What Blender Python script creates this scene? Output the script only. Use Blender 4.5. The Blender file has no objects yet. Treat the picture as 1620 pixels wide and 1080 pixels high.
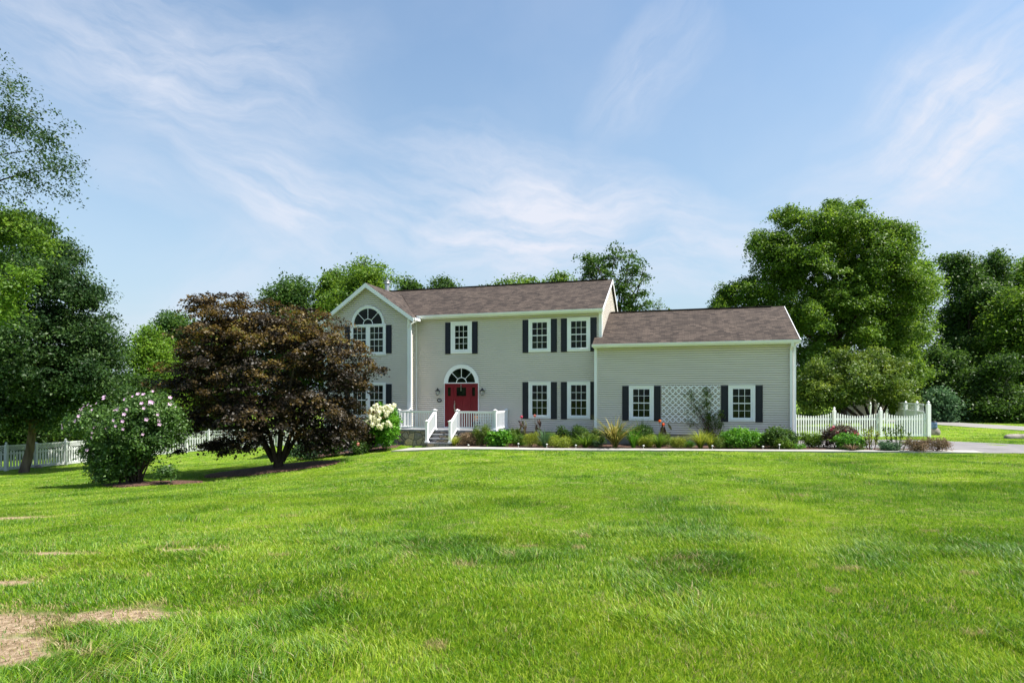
import bpy, math
import numpy as np
from mathutils import Vector, Matrix
C = bpy.context
S = C.scene
R = math.radians
EYE = 2.4          # camera height above the ground at the front steps
F, CX, YH = 930.0, 810.0, 625.0   # focal length, centre and horizon in photo pixels

# ------------------------------------------------------------------ camera, sky, sun, exposure
cam = bpy.data.cameras.new('camera')
cam.sensor_width = 36.0
cam.lens = F / 1620 * 36
cam.shift_y = (YH - 540) / 1620
cam.clip_end = 3000
cam.clip_start = 0.05
camo = bpy.data.objects.new('camera', cam)
S.collection.objects.link(camo)
camo.location = (0, 0, EYE)
camo.rotation_euler = (R(90), 0, 0)
S.camera = camo

SUN_EL, SUN_AZ = 57.0, 106.0      # azimuth clockwise from +Y (away from camera): sun stands to the right
sl = bpy.data.lights.new('sun', 'SUN')
sl.energy = 5.0
sl.angle = R(0.9)
sl.color = (1.0, 0.95, 0.86)
so = bpy.data.objects.new('sun', sl)
S.collection.objects.link(so)
sd = Vector((math.sin(R(SUN_AZ)) * math.cos(R(SUN_EL)), math.cos(R(SUN_AZ)) * math.cos(R(SUN_EL)), math.sin(R(SUN_EL))))
so.rotation_euler = sd.to_track_quat('Z', 'Y').to_euler()

W = bpy.data.worlds.new('World')
S.world = W
W.use_nodes = True
nt = W.node_tree
for n in list(nt.nodes):
    nt.nodes.remove(n)
def wn(t, **k):
    n = nt.nodes.new(t)
    for a, b in k.items():
        setattr(n, a, b)
    return n
def wm(op, a, b=None, clamp=False):
    n = wn('ShaderNodeMath', operation=op, use_clamp=clamp)
    for i, s in enumerate((a, b)):
        if s is None:
            continue
        if isinstance(s, (int, float)):
            n.inputs[i].default_value = s
        else:
            nt.links.new(s, n.inputs[i])
    return n.outputs[0]
sky = wn('ShaderNodeTexSky', sky_type='NISHITA')
sky.sun_disc = False
sky.sun_elevation = R(SUN_EL)
sky.sun_rotation = R(SUN_AZ)
sky.air_density = 1.35
sky.dust_density = 0.8
sky.ozone_density = 2.2
tc = wn('ShaderNodeTexCoord')
sep = wn('ShaderNodeSeparateXYZ')
nt.links.new(tc.outputs['Generated'], sep.inputs[0])
az = wm('ARCTAN2', sep.outputs[0], sep.outputs[1])
el = wm('ARCSINE', sep.outputs[2])
comb = wn('ShaderNodeCombineXYZ')
nt.links.new(az, comb.inputs[0])
nt.links.new(el, comb.inputs[1])
# a domain warp so that no cloud band has a clean oval edge
wz = wn('ShaderNodeTexNoise')
wz.inputs['Scale'].default_value = 5.0
wz.inputs['Detail'].default_value = 5
nt.links.new(comb.outputs[0], wz.inputs['Vector'])
wv = wn('ShaderNodeVectorMath', operation='MULTIPLY_ADD')
nt.links.new(wz.outputs['Color'], wv.inputs[0])
wv.inputs[1].default_value = (0.16, 0.12, 0)
nt.links.new(comb.outputs[0], wv.inputs[2])
wo = wn('ShaderNodeVectorMath', operation='SUBTRACT')
nt.links.new(wv.outputs[0], wo.inputs[0])
wo.inputs[1].default_value = (0.08, 0.06, 0)
def azel(x, y):
    a, b = (x - CX) / F, (YH - y) / F
    return math.atan(a), math.atan(b / math.sqrt(1 + a * a))
# cirrus bands: (from pixel, to pixel, half width in px, strength)
CIRRUS = [((-160, -80), (540, 190), 130, 0.75), ((330, 250), (600, 400), 90, 0.85), ((520, 330), (1250, 390), 105, 1.0),
          ((560, 215), (1130, 330), 70, 0.7), ((1330, 330), (1760, 10), 115, 0.95), ((930, 210), (1130, -40), 70, 0.5),
          ((1050, 430), (1800, 400), 140, 0.6), ((150, 500), (520, 380), 70, 0.35), ((640, 430), (1000, 300), 90, 0.6),
          ((150, 240), (330, 340), 35, 0.35), ((1380, 180), (1800, 330), 130, 0.5), ((-100, 520), (480, 500), 60, 0.5),
          ((200, 60), (620, 60), 50, 0.35)]
total = None
for k, (p, q, hw, st) in enumerate(CIRRUS):
    a0, e0 = azel(*p)
    a1, e1 = azel(*q)
    mp = wn('ShaderNodeMapping', vector_type='TEXTURE')
    mp.inputs['Location'].default_value = ((a0 + a1) / 2, (e0 + e1) / 2, 0)
    mp.inputs['Rotation'].default_value = (0, 0, math.atan2(e1 - e0, a1 - a0))
    L = math.hypot(a1 - a0, e1 - e0) * 0.62
    mp.inputs['Scale'].default_value = (L, hw / F, 1)
    nt.links.new(wo.outputs[0], mp.inputs['Vector'])
    gr = wn('ShaderNodeTexGradient', gradient_type='SPHERICAL')
    nt.links.new(mp.outputs[0], gr.inputs['Vector'])
    mp2 = wn('ShaderNodeMapping')
    mp2.inputs['Location'].default_value = (k * 7.3, k * 3.1, 0)
    mp2.inputs['Scale'].default_value = (L * 6, hw / F * 24, 1)
    nt.links.new(mp.outputs[0], mp2.inputs['Vector'])
    nz = wn('ShaderNodeTexNoise')
    nz.inputs['Scale'].default_value = 1.0
    nz.inputs['Detail'].default_value = 9
    nz.inputs['Roughness'].default_value = 0.62
    nz.inputs['Distortion'].default_value = 0.12
    nt.links.new(mp2.outputs[0], nz.inputs['Vector'])
    t = wm('SUBTRACT', nz.outputs[0], 0.36)
    t = wm('MULTIPLY', t, 3.6, clamp=True)
    g = wm('POWER', gr.outputs[1], 0.9)
    t = wm('ADD', wm('MULTIPLY', t, 0.84), 0.14)
    t = wm('MULTIPLY', wm('MULTIPLY', t, g), st)
    total = t if total is None else wm('ADD', total, t)
veil = wn('ShaderNodeTexNoise')
veil.inputs['Scale'].default_value = 2.2
veil.inputs['Detail'].default_value = 6
nt.links.new(wo.outputs[0], veil.inputs['Vector'])
total = wm('ADD', total, wm('MULTIPLY', wm('SUBTRACT', veil.outputs[0], 0.45), 0.7, clamp=True))
hz = wm('POWER', wm('SUBTRACT', 1.0, wm('ABSOLUTE', sep.outputs[2]), clamp=True), 5.0)
total = wm('MULTIPLY', wm('ADD', total, wm('MULTIPLY', hz, 0.12)), 0.95, clamp=True)
mix = wn('ShaderNodeMix', data_type='RGBA')
nt.links.new(total, mix.inputs[0])
tint = wn('ShaderNodeMix', data_type='RGBA', blend_type='MULTIPLY')
tint.inputs[0].default_value = 1.0
nt.links.new(sky.outputs[0], tint.inputs[6])
tint.inputs[7].default_value = (0.62, 0.65, 0.66, 1)
haze = wn('ShaderNodeMix', data_type='RGBA')
nt.links.new(wm('MULTIPLY', wm('POWER', wm('SUBTRACT', 1.0, wm('ABSOLUTE', sep.outputs[2]), clamp=True), 2.6), 0.92), haze.inputs[0])
nt.links.new(tint.outputs[2], haze.inputs[6])
haze.inputs[7].default_value = (1.65, 2.22, 2.78, 1)
nt.links.new(haze.outputs[2], mix.inputs[6])
mix.inputs[7].default_value = (2.85, 3.0, 3.4, 1)
bg = wn('ShaderNodeBackground')
bg.inputs['Strength'].default_value = 0.13
nt.links.new(mix.outputs[2], bg.inputs['Color'])
wout = wn('ShaderNodeOutputWorld')
nt.links.new(bg.outputs[0], wout.inputs[0])

S.view_settings.view_transform = 'Standard'
S.view_settings.look = 'None'
S.view_settings.exposure = 1.12
S.view_settings.gamma = 1.0

# ------------------------------------------------------------------ materials
def nodes(name):
    m = bpy.data.materials.new(name)
    m.use_nodes = True
    return m, m.node_tree, m.node_tree.nodes['Principled BSDF']
def ramp(t, fac, stops):
    r = t.nodes.new('ShaderNodeValToRGB')
    e = r.color_ramp.elements
    while len(e) < len(stops):
        e.new(0.5)
    for i, (p, c) in enumerate(stops):
        e[i].position = p
        e[i].color = (*c, 1)
    t.links.new(fac, r.inputs[0])
    return r.outputs[0]
def noise(t, scale, detail=4, vec=None, rough=0.55, stretch=None, coord='Object'):
    n = t.nodes.new('ShaderNodeTexNoise')
    n.inputs['Scale'].default_value = scale
    n.inputs['Detail'].default_value = detail
    n.inputs['Roughness'].default_value = rough
    if vec is None:
        if coord == 'World':
            vec = t.nodes.new('ShaderNodeNewGeometry').outputs['Position']
        else:
            vec = t.nodes.new('ShaderNodeTexCoord').outputs[coord]
    if stretch:
        m = t.nodes.new('ShaderNodeMapping')
        m.inputs['Scale'].default_value = stretch
        t.links.new(vec, m.inputs[0])
        vec = m.outputs[0]
    t.links.new(vec, n.inputs['Vector'])
    return n.outputs[0]
def bump(t, b, h, dist=0.01, strength=0.5):
    n = t.nodes.new('ShaderNodeBump')
    n.inputs['Distance'].default_value = dist
    n.inputs['Strength'].default_value = strength
    t.links.new(h, n.inputs['Height'])
    t.links.new(n.outputs[0], b.inputs['Normal'])
def rough_mat(name, c, c2=None, scale=3.0, rough=0.6, spec=0.3, bmp=0.0, bscale=40, metal=0.0, stretch=None):
    m, t, b = nodes(name)
    b.inputs['Roughness'].default_value = rough
    b.inputs['Specular IOR Level'].default_value = spec
    b.inputs['Metallic'].default_value = metal
    c2 = c2 or tuple(x * 0.8 for x in c)
    t.links.new(ramp(t, noise(t, scale, 6, stretch=stretch, coord='World'), [(0.3, c2), (0.7, c)]), b.inputs['Base Color'])
    if bmp:
        bump(t, b, noise(t, bscale, 5), bmp, 0.7)
    return m
def leaf_mat(name, cols, transl=0.35, gloss=0.25, nscale=0.7):
    """cols: list of (position, colour) over a per leaf random number shifted by a slow noise"""
    m, t, b = nodes(name)
    at_ = t.nodes.new('ShaderNodeAttribute')
    at_.attribute_name = 'rnd'
    nz = noise(t, nscale, 3, coord='World')
    mm = t.nodes.new('ShaderNodeMath')
    mm.operation = 'MULTIPLY_ADD'
    t.links.new(nz, mm.inputs[0])
    mm.inputs[1].default_value = 1.1
    mm.inputs[2].default_value = -0.55
    ad = t.nodes.new('ShaderNodeMath')
    ad.operation = 'ADD'
    ad.use_clamp = True
    t.links.new(at_.outputs['Fac'], ad.inputs[0])
    t.links.new(mm.outputs[0], ad.inputs[1])
    col = ramp(t, ad.outputs[0], cols)
    b.inputs['Roughness'].default_value = 0.5
    b.inputs['Specular IOR Level'].default_value = gloss
    t.links.new(col, b.inputs['Base Color'])
    tr = t.nodes.new('ShaderNodeBsdfTranslucent')
    hs = t.nodes.new('ShaderNodeHueSaturation')
    hs.inputs['Value'].default_value = 1.5
    hs.inputs['Hue'].default_value = 0.49
    t.links.new(col, hs.inputs['Color'])
    t.links.new(hs.outputs[0], tr.inputs[0])
    mx = t.nodes.new('ShaderNodeMixShader')
    mx.inputs[0].default_value = transl
    t.links.new(b.outputs[0], mx.inputs[1])
    t.links.new(tr.outputs[0], mx.inputs[2])
    t.links.new(mx.outputs[0], t.nodes['Material Output'].inputs[0])
    return m
def sc(c, k):
    return tuple(x * k for x in c)
M = {}
M['white'] = rough_mat('white_vinyl', (0.84, 0.845, 0.86), (0.77, 0.775, 0.79), 1.5, 0.45, 0.4)
M['oldwhite'] = rough_mat('weathered_white_vinyl', (0.60, 0.62, 0.64), (0.48, 0.50, 0.50), 2.5, 0.6, 0.3)
M['siding'] = rough_mat('beige_vinyl', (0.67, 0.615, 0.545), (0.62, 0.57, 0.505), 0.8, 0.5, 0.35, 0.001, 60)
M['navy'] = rough_mat('navy_paint', (0.010, 0.012, 0.024), (0.007, 0.008, 0.017), 4, 0.5, 0.35)
M['red'] = rough_mat('red_door_paint', (0.20, 0.006, 0.016), (0.16, 0.005, 0.012), 3, 0.35, 0.5)
M['concrete'] = rough_mat('concrete', (0.50, 0.48, 0.45), (0.36, 0.35, 0.33), 5, 0.85, 0.2, 0.004, 30)
M['walkc'] = rough_mat('walk_concrete', (0.40, 0.385, 0.36), (0.30, 0.29, 0.27), 3, 0.85, 0.2, 0.004, 30)
M['found'] = rough_mat('foundation_concrete', (0.36, 0.34, 0.31), (0.24, 0.225, 0.20), 2.5, 0.9, 0.15, 0.006, 25)
M['slate'] = rough_mat('bluestone', (0.25, 0.26, 0.28), (0.15, 0.155, 0.17), 5, 0.7, 0.3, 0.003, 30)
M['asphalt'] = rough_mat('asphalt', (0.22, 0.21, 0.215), (0.14, 0.135, 0.14), 1.2, 0.9, 0.2, 0.006, 80)
M['road'] = rough_mat('road_asphalt', (0.27, 0.26, 0.25), (0.19, 0.18, 0.175), 1.0, 0.9, 0.2, 0.006, 80)
M['black'] = rough_mat('black_metal', (0.02, 0.02, 0.022), None, 4, 0.4, 0.4)
M['metal'] = rough_mat('galvanised_metal', (0.45, 0.46, 0.48), (0.3, 0.31, 0.33), 3, 0.45, 0.5, metal=0.7)
M['brass'] = rough_mat('brushed_metal', (0.6, 0.56, 0.5), None, 4, 0.3, 0.5, metal=0.9)
M['bark'] = rough_mat('grey_brown_bark', (0.17, 0.13, 0.10), (0.06, 0.045, 0.035), 6, 0.95, 0.1, 0.03, 14, stretch=(1, 1, 0.2))
M['barkd'] = rough_mat('dark_bark', (0.07, 0.05, 0.04), (0.025, 0.02, 0.017), 6, 0.95, 0.1, 0.03, 14, stretch=(1, 1, 0.2))
M['stem'] = rough_mat('green_stem', (0.09, 0.13, 0.03), (0.05, 0.07, 0.02), 6, 0.7, 0.2)
M['bstem'] = rough_mat('brown_stem', (0.12, 0.07, 0.05), (0.05, 0.03, 0.02), 6, 0.8, 0.2)
M['lampglass'] = rough_mat('frosted_lamp_glass', (0.62, 0.62, 0.60), None, 4, 0.2, 0.5)
M['blue'] = rough_mat('faded_blue_plastic', (0.10, 0.16, 0.27), (0.06, 0.10, 0.18), 4, 0.5, 0.3)
M['rock'] = rough_mat('grey_rock', (0.30, 0.27, 0.24), (0.14, 0.125, 0.11), 4, 0.9, 0.2, 0.03, 9)
M['shed'] = rough_mat('pale_shed_siding', (0.50, 0.42, 0.35), (0.42, 0.35, 0.29), 2, 0.7, 0.2)
# glass: dark, glossy; reflections and hints of rooms are painted in as colour blotches
m, t, b = nodes('window_glass')
t.links.new(ramp(t, noise(t, 1.7, 3), [(0.45, (0.004, 0.006, 0.004)), (0.62, (0.016, 0.024, 0.012)), (0.75, (0.05, 0.06, 0.045))]), b.inputs['Base Color'])
b.inputs['Roughness'].default_value = 0.04
b.inputs['Specular IOR Level'].default_value = 0.15
bump(t, b, noise(t, 3.0, 2), 0.01, 0.35)
M['glass'] = m
# mulch
m, t, b = nodes('bark_mulch')
v = t.nodes.new('ShaderNodeTexVoronoi')
v.inputs['Scale'].default_value = 28
v.inputs['Randomness'].default_value = 1
g = t.nodes.new('ShaderNodeNewGeometry')
t.links.new(g.outputs['Position'], v.inputs['Vector'])
t.links.new(ramp(t, v.outputs['Color'], [(0.1, (0.025, 0.012, 0.008)), (0.6, (0.10, 0.045, 0.03)), (0.95, (0.22, 0.12, 0.085))]), b.inputs['Base Color'])
b.inputs['Roughness'].default_value = 0.95
bump(t, b, v.outputs['Distance'], 0.04, 1.0)
M['mulch'] = m
# roof shingles: rows follow the height, tabs follow the run of the eave
def shingle(name, axis):
    m, t, b = nodes(name)
    tcn = t.nodes.new('ShaderNodeTexCoord')
    s = t.nodes.new('ShaderNodeSeparateXYZ')
    t.links.new(tcn.outputs['Object'], s.inputs[0])
    c = t.nodes.new('ShaderNodeCombineXYZ')
    t.links.new(s.outputs[axis], c.inputs[0])
    t.links.new(s.outputs[2], c.inputs[1])
    br = t.nodes.new('ShaderNodeTexBrick')
    br.inputs['Scale'].default_value = 1.0
    br.inputs['Brick Width'].default_value = 0.26
    br.inputs['Row Height'].default_value = 0.068
    br.inputs['Mortar Size'].default_value = 0.006
    br.inputs['Bias'].default_value = -0.1
    br.offset = 0.37
    br.inputs['Color1'].default_value = (0.088, 0.070, 0.059, 1)
    br.inputs['Color2'].default_value = (0.030, 0.024, 0.022, 1)
    br.inputs['Mortar'].default_value = (0.022, 0.017, 0.016, 1)
    t.links.new(c.outputs[0], br.inputs['Vector'])
    mx = t.nodes.new('ShaderNodeMix')
    mx.data_type = 'RGBA'
    mx.blend_type = 'MULTIPLY'
    mx.inputs[0].default_value = 1
    t.links.new(br.outputs['Color'], mx.inputs[6])
    big = ramp(t, noise(t, 0.8, 5, stretch=(1.9, 0.5, 0.5)), [(0.3, (0.76, 0.75, 0.75)), (0.5, (0.96, 0.95, 0.94)), (0.8, (1.15, 1.13, 1.10))])
    t.links.new(big, mx.inputs[7])
    mx2 = t.nodes.new('ShaderNodeMix')
    mx2.data_type = 'RGBA'
    mx2.blend_type = 'MULTIPLY'
    mx2.inputs[0].default_value = 1
    t.links.new(mx.outputs[2], mx2.inputs[6])
    t.links.new(ramp(t, noise(t, 45, 3), [(0.3, (0.6, 0.6, 0.62)), (0.7, (1.35, 1.3, 1.25))]), mx2.inputs[7])
    t.links.new(mx2.outputs[2], b.inputs['Base Color'])
    b.inputs['Roughness'].default_value = 0.9
    b.inputs['Specular IOR Level'].default_value = 0.2
    bump(t, b, br.outputs['Fac'], 0.02, -0.9)
    return m
M['roof_u'] = shingle('brown_shingles', 0)
M['roof_v'] = shingle('brown_shingles_of_gable', 1)
# field stone
m, t, b = nodes('field_stone')
tcn = t.nodes.new('ShaderNodeTexCoord')
v = t.nodes.new('ShaderNodeTexVoronoi')
v.inputs['Scale'].default_value = 3.2
t.links.new(tcn.outputs['Object'], v.inputs['Vector'])
v2 = t.nodes.new('ShaderNodeTexVoronoi')
v2.feature = 'DISTANCE_TO_EDGE'
v2.inputs['Scale'].default_value = 3.2
t.links.new(tcn.outputs['Object'], v2.inputs['Vector'])
stc = ramp(t, v.outputs['Color'], [(0.15, (0.12, 0.12, 0.14)), (0.35, (0.50, 0.40, 0.32)), (0.5, (0.22, 0.22, 0.25)), (0.7, (0.62, 0.46, 0.30)), (0.9, (0.40, 0.32, 0.28))])
mx = t.nodes.new('ShaderNodeMix')
mx.data_type = 'RGBA'
t.links.new(ramp(t, v2.outputs['Distance'], [(0.03, (0, 0, 0)), (0.06, (1, 1, 1))]), mx.inputs[0])
mx.inputs[6].default_value = (0.10, 0.095, 0.09, 1)
t.links.new(stc, mx.inputs[7])
mx2 = t.nodes.new('ShaderNodeMix')
mx2.data_type = 'RGBA'
mx2.blend_type = 'MULTIPLY'
mx2.inputs[0].default_value = 1
t.links.new(mx.outputs[2], mx2.inputs[6])
t.links.new(ramp(t, noise(t, 14, 5), [(0.3, (0.65, 0.65, 0.65)), (0.7, (1.25, 1.2, 1.15))]), mx2.inputs[7])
t.links.new(mx2.outputs[2], b.inputs['Base Color'])
b.inputs['Roughness'].default_value = 0.9
bump(t, b, v2.outputs['Distance'], 0.08, 0.9)
M['stone'] = m
# foliage kinds
G1 = (0.030, 0.070, 0.012)
M['lf_mid'] = leaf_mat('mid_green_leaves', [(0.0, (0.030, 0.072, 0.007)), (0.5, (0.072, 0.150, 0.012)), (1.0, (0.17, 0.27, 0.025))], 0.4)
M['lf_dark'] = leaf_mat('dark_green_leaves', [(0.0, (0.015, 0.042, 0.008)), (0.5, (0.040, 0.095, 0.014)), (1.0, (0.10, 0.18, 0.026))], 0.38)
M['lf_bluegreen'] = leaf_mat('blue_green_maple_leaves', [(0.0, (0.013, 0.035, 0.010)), (0.5, (0.028, 0.068, 0.016)), (1.0, (0.075, 0.135, 0.028))], 0.3)  # dark blue-green leaf colour of the trees at the left
M['lf_deep'] = leaf_mat('deep_green_leaves', [(0.0, (0.010, 0.028, 0.005)), (0.5, (0.034, 0.078, 0.011)), (0.85, (0.07, 0.15, 0.014)), (1.0, (0.13, 0.24, 0.02))], 0.35)
M['lf_lime'] = leaf_mat('lime_green_leaves', [(0.0, (0.05, 0.11, 0.010)), (0.5, (0.10, 0.20, 0.016)), (1.0, (0.20, 0.33, 0.03))], 0.4)
M['lf_olive'] = leaf_mat('olive_green_leaves', [(0.0, (0.034, 0.070, 0.009)), (0.5, (0.085, 0.150, 0.015)), (1.0, (0.19, 0.245, 0.032))], 0.35)
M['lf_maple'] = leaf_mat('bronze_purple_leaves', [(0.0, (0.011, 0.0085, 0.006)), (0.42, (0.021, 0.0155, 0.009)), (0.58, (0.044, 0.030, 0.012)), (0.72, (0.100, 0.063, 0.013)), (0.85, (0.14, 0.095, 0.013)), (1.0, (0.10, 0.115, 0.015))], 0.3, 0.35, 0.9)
M['lf_hib'] = leaf_mat('hibiscus_leaves', [(0.0, (0.018, 0.050, 0.008)), (0.5, (0.045, 0.110, 0.016)), (1.0, (0.12, 0.22, 0.04))], 0.33, 0.5)
M['lf_bright'] = leaf_mat('fresh_green_leaves', [(0.0, (0.035, 0.12, 0.008)), (0.6, (0.08, 0.24, 0.014)), (1.0, (0.17, 0.36, 0.03))], 0.35)
M['lf_brown'] = leaf_mat('pinkish_brown_leaves', [(0.0, (0.06, 0.05, 0.025)), (0.5, (0.16, 0.12, 0.06)), (1.0, (0.30, 0.19, 0.13))], 0.3)
M['lf_yel'] = leaf_mat('yellow_green_leaves', [(0.0, (0.07, 0.12, 0.01)), (0.5, (0.18, 0.24, 0.02)), (1.0, (0.36, 0.38, 0.05))], 0.35)
M['lf_strap'] = leaf_mat('yellow_bronze_straps', [(0.0, (0.05, 0.08, 0.012)), (0.4, (0.12, 0.13, 0.02)), (0.75, (0.24, 0.20, 0.04)), (1.0, (0.42, 0.38, 0.13))], 0.3, 0.4, 2.5)
M['lf_blue'] = leaf_mat('grey_green_leaves', [(0.0, (0.025, 0.07, 0.03)), (0.5, (0.06, 0.13, 0.055)), (1.0, (0.13, 0.24, 0.10))], 0.3)
M['lf_bronze'] = leaf_mat('dark_bronze_leaves', [(0.0, (0.03, 0.014, 0.012)), (0.6, (0.06, 0.03, 0.02)), (1.0, (0.09, 0.10, 0.03))], 0.25, 0.5)
M['cream'] = leaf_mat('cream_petals', [(0.0, (0.42, 0.46, 0.20)), (0.4, (0.68, 0.68, 0.46)), (1.0, (0.82, 0.80, 0.68))], 0.3)
M['lilac'] = leaf_mat('lilac_pink_petals', [(0.0, (0.42, 0.24, 0.42)), (1.0, (0.70, 0.48, 0.66))], 0.3)
M['pink'] = leaf_mat('crimson_petals', [(0.0, (0.38, 0.02, 0.06)), (1.0, (0.62, 0.10, 0.16))], 0.3)
M['orange'] = leaf_mat('orange_red_petals', [(0.0, (0.62, 0.08, 0.02)), (1.0, (0.85, 0.30, 0.03))], 0.3)
M['salmon'] = leaf_mat('salmon_petals', [(0.0, (0.5, 0.16, 0.12)), (1.0, (0.72, 0.34, 0.28))], 0.3)
M['yellow'] = leaf_mat('yellow_petals', [(0.0, (0.75, 0.60, 0.02)), (1.0, (0.85, 0.75, 0.05))], 0.3)
# grass: blades and the ground under them share these patch colours
def grass_cols(t, dark, blades):
    big = noise(t, 0.33, 5, coord='World', rough=0.6)
    if blades:
        a = t.nodes.new('ShaderNodeAttribute')
        a.attribute_name = 'rnd'
        mm = t.nodes.new('ShaderNodeMath')
        mm.operation = 'MULTIPLY_ADD'
        t.links.new(a.outputs['Fac'], mm.inputs[0])
        mm.inputs[1].default_value = 0.80
        mm.inputs[2].default_value = -0.40
        ad = t.nodes.new('ShaderNodeMath')
        t.links.new(big, ad.inputs[0])
        t.links.new(mm.outputs[0], ad.inputs[1])
        fac = ad.outputs[0]
    else:
        ad = t.nodes.new('ShaderNodeMath')
        ad.operation = 'MULTIPLY_ADD'
        t.links.new(noise(t, 9, 6, coord='World', rough=0.75), ad.inputs[0])
        ad.inputs[1].default_value = 0.6
        sb = t.nodes.new('ShaderNodeMath')
        sb.operation = 'SUBTRACT'
        t.links.new(big, sb.inputs[0])
        sb.inputs[1].default_value = 0.3
        t.links.new(sb.outputs[0], ad.inputs[2])
        fac = ad.outputs[0]
    k = dark
    return ramp(t, fac, [(0.16, sc((0.060, 0.160, 0.009), k)), (0.38, sc((0.120, 0.255, 0.010), k)), (0.58, sc((0.200, 0.345, 0.011), k)), (0.80, sc((0.34, 0.44, 0.035), k))])
# patches of bare, dry thatch: (X, Y, rx, ry)
def mask_nodes(t, patches):
    g = t.nodes.new('ShaderNodeNewGeometry')
    wpn = t.nodes.new('ShaderNodeTexNoise')
    wpn.inputs['Scale'].default_value = 4.0
    wpn.inputs['Detail'].default_value = 5
    t.links.new(g.outputs['Position'], wpn.inputs['Vector'])
    tot = None
    for (x, y, rx, ry) in patches:
        mp = t.nodes.new('ShaderNodeMapping')
        mp.vector_type = 'TEXTURE'
        mp.inputs['Location'].default_value = (x, y, 0)
        mp.inputs['Scale'].default_value = (rx, ry, 1e4)
        t.links.new(g.outputs['Position'], mp.inputs[0])
        gr = t.nodes.new('ShaderNodeTexGradient')
        gr.gradient_type = 'SPHERICAL'
        t.links.new(mp.outputs[0], gr.inputs[0])
        if tot is None:
            tot = gr.outputs[1]
        else:
            mm = t.nodes.new('ShaderNodeMath')
            mm.operation = 'MAXIMUM'
            t.links.new(tot, mm.inputs[0])
            t.links.new(gr.outputs[1], mm.inputs[1])
            tot = mm.outputs[0]
    ad = t.nodes.new('ShaderNodeMath')
    ad.operation = 'MULTIPLY_ADD'
    t.links.new(wpn.outputs[0], ad.inputs[0])
    ad.inputs[1].default_value = 0.9
    ad.inputs[2].default_value = -0.45
    a2 = t.nodes.new('ShaderNodeMath')
    t.links.new(ad.outputs[0], a2.inputs[0])
    t.links.new(tot, a2.inputs[1])
    return a2.outputs[0]
BARE = [(-3.95, 4.45, 0.60, 0.42), (-3.1, 4.66, 0.56, 0.24), (-3.5, 4.05, 0.35, 0.25), (-3.3, 3.9, 0.30, 0.16), (-8.5, 9.9, 0.9, 0.25), (-4.9, 5.6, 0.35, 0.16), (-3.75, 6.9, 0.45, 0.10), (-5.4, 6.9, 0.5, 0.10)]
_r = np.random.default_rng(99)
TH_Y = 3.6 + 14 * _r.random(46) ** 1.3
THATCH = [(float((_r.random() * 2 - 1) * 0.86 * y_), float(y_), float(0.05 + 0.10 * _r.random()), float(0.03 + 0.05 * _r.random())) for y_ in TH_Y]
m, t, b = nodes('lawn_soil_and_thatch')
gc = grass_cols(t, 0.75, False)
mx = t.nodes.new('ShaderNodeMix')
mx.data_type = 'RGBA'
t.links.new(ramp(t, mask_nodes(t, BARE), [(0.0, (0, 0, 0)), (0.42, (1, 1, 1))]), mx.inputs[0])
t.links.new(gc, mx.inputs[6])
t.links.new(ramp(t, noise(t, 22, 6, coord='World', rough=0.7), [(0.3, (0.14, 0.095, 0.055)), (0.48, (0.42, 0.30, 0.185)), (0.68, (0.72, 0.56, 0.40))]), mx.inputs[7])
t.links.new(mx.outputs[2], b.inputs['Base Color'])
b.inputs['Roughness'].default_value = 0.9
b.inputs['Specular IOR Level'].default_value = 0.1
bump(t, b, noise(t, 26, 6, coord='World', rough=0.8), 0.06, 1.0)
M['ground'] = m
m, t, b = nodes('grass_blades')
gc = grass_cols(t, 1.0, True)
a = t.nodes.new('ShaderNodeAttribute')
a.attribute_name = 'dry'
mx = t.nodes.new('ShaderNodeMix')
mx.data_type = 'RGBA'
t.links.new(a.outputs['Fac'], mx.inputs[0])
t.links.new(gc, mx.inputs[6])
mx.inputs[7].default_value = (0.44, 0.33, 0.17, 1)
b.inputs['Roughness'].default_value = 0.45
b.inputs['Specular IOR Level'].default_value = 0.35
t.links.new(mx.outputs[2], b.inputs['Base Color'])
tr = t.nodes.new('ShaderNodeBsdfTranslucent')
t.links.new(mx.outputs[2], tr.inputs[0])
ms = t.nodes.new('ShaderNodeMixShader')
ms.inputs[0].default_value = 0.4
t.links.new(b.outputs[0], ms.inputs[1])
t.links.new(tr.outputs[0], ms.inputs[2])
t.links.new(ms.outputs[0], t.nodes['Material Output'].inputs[0])
M['grass'] = m

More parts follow.
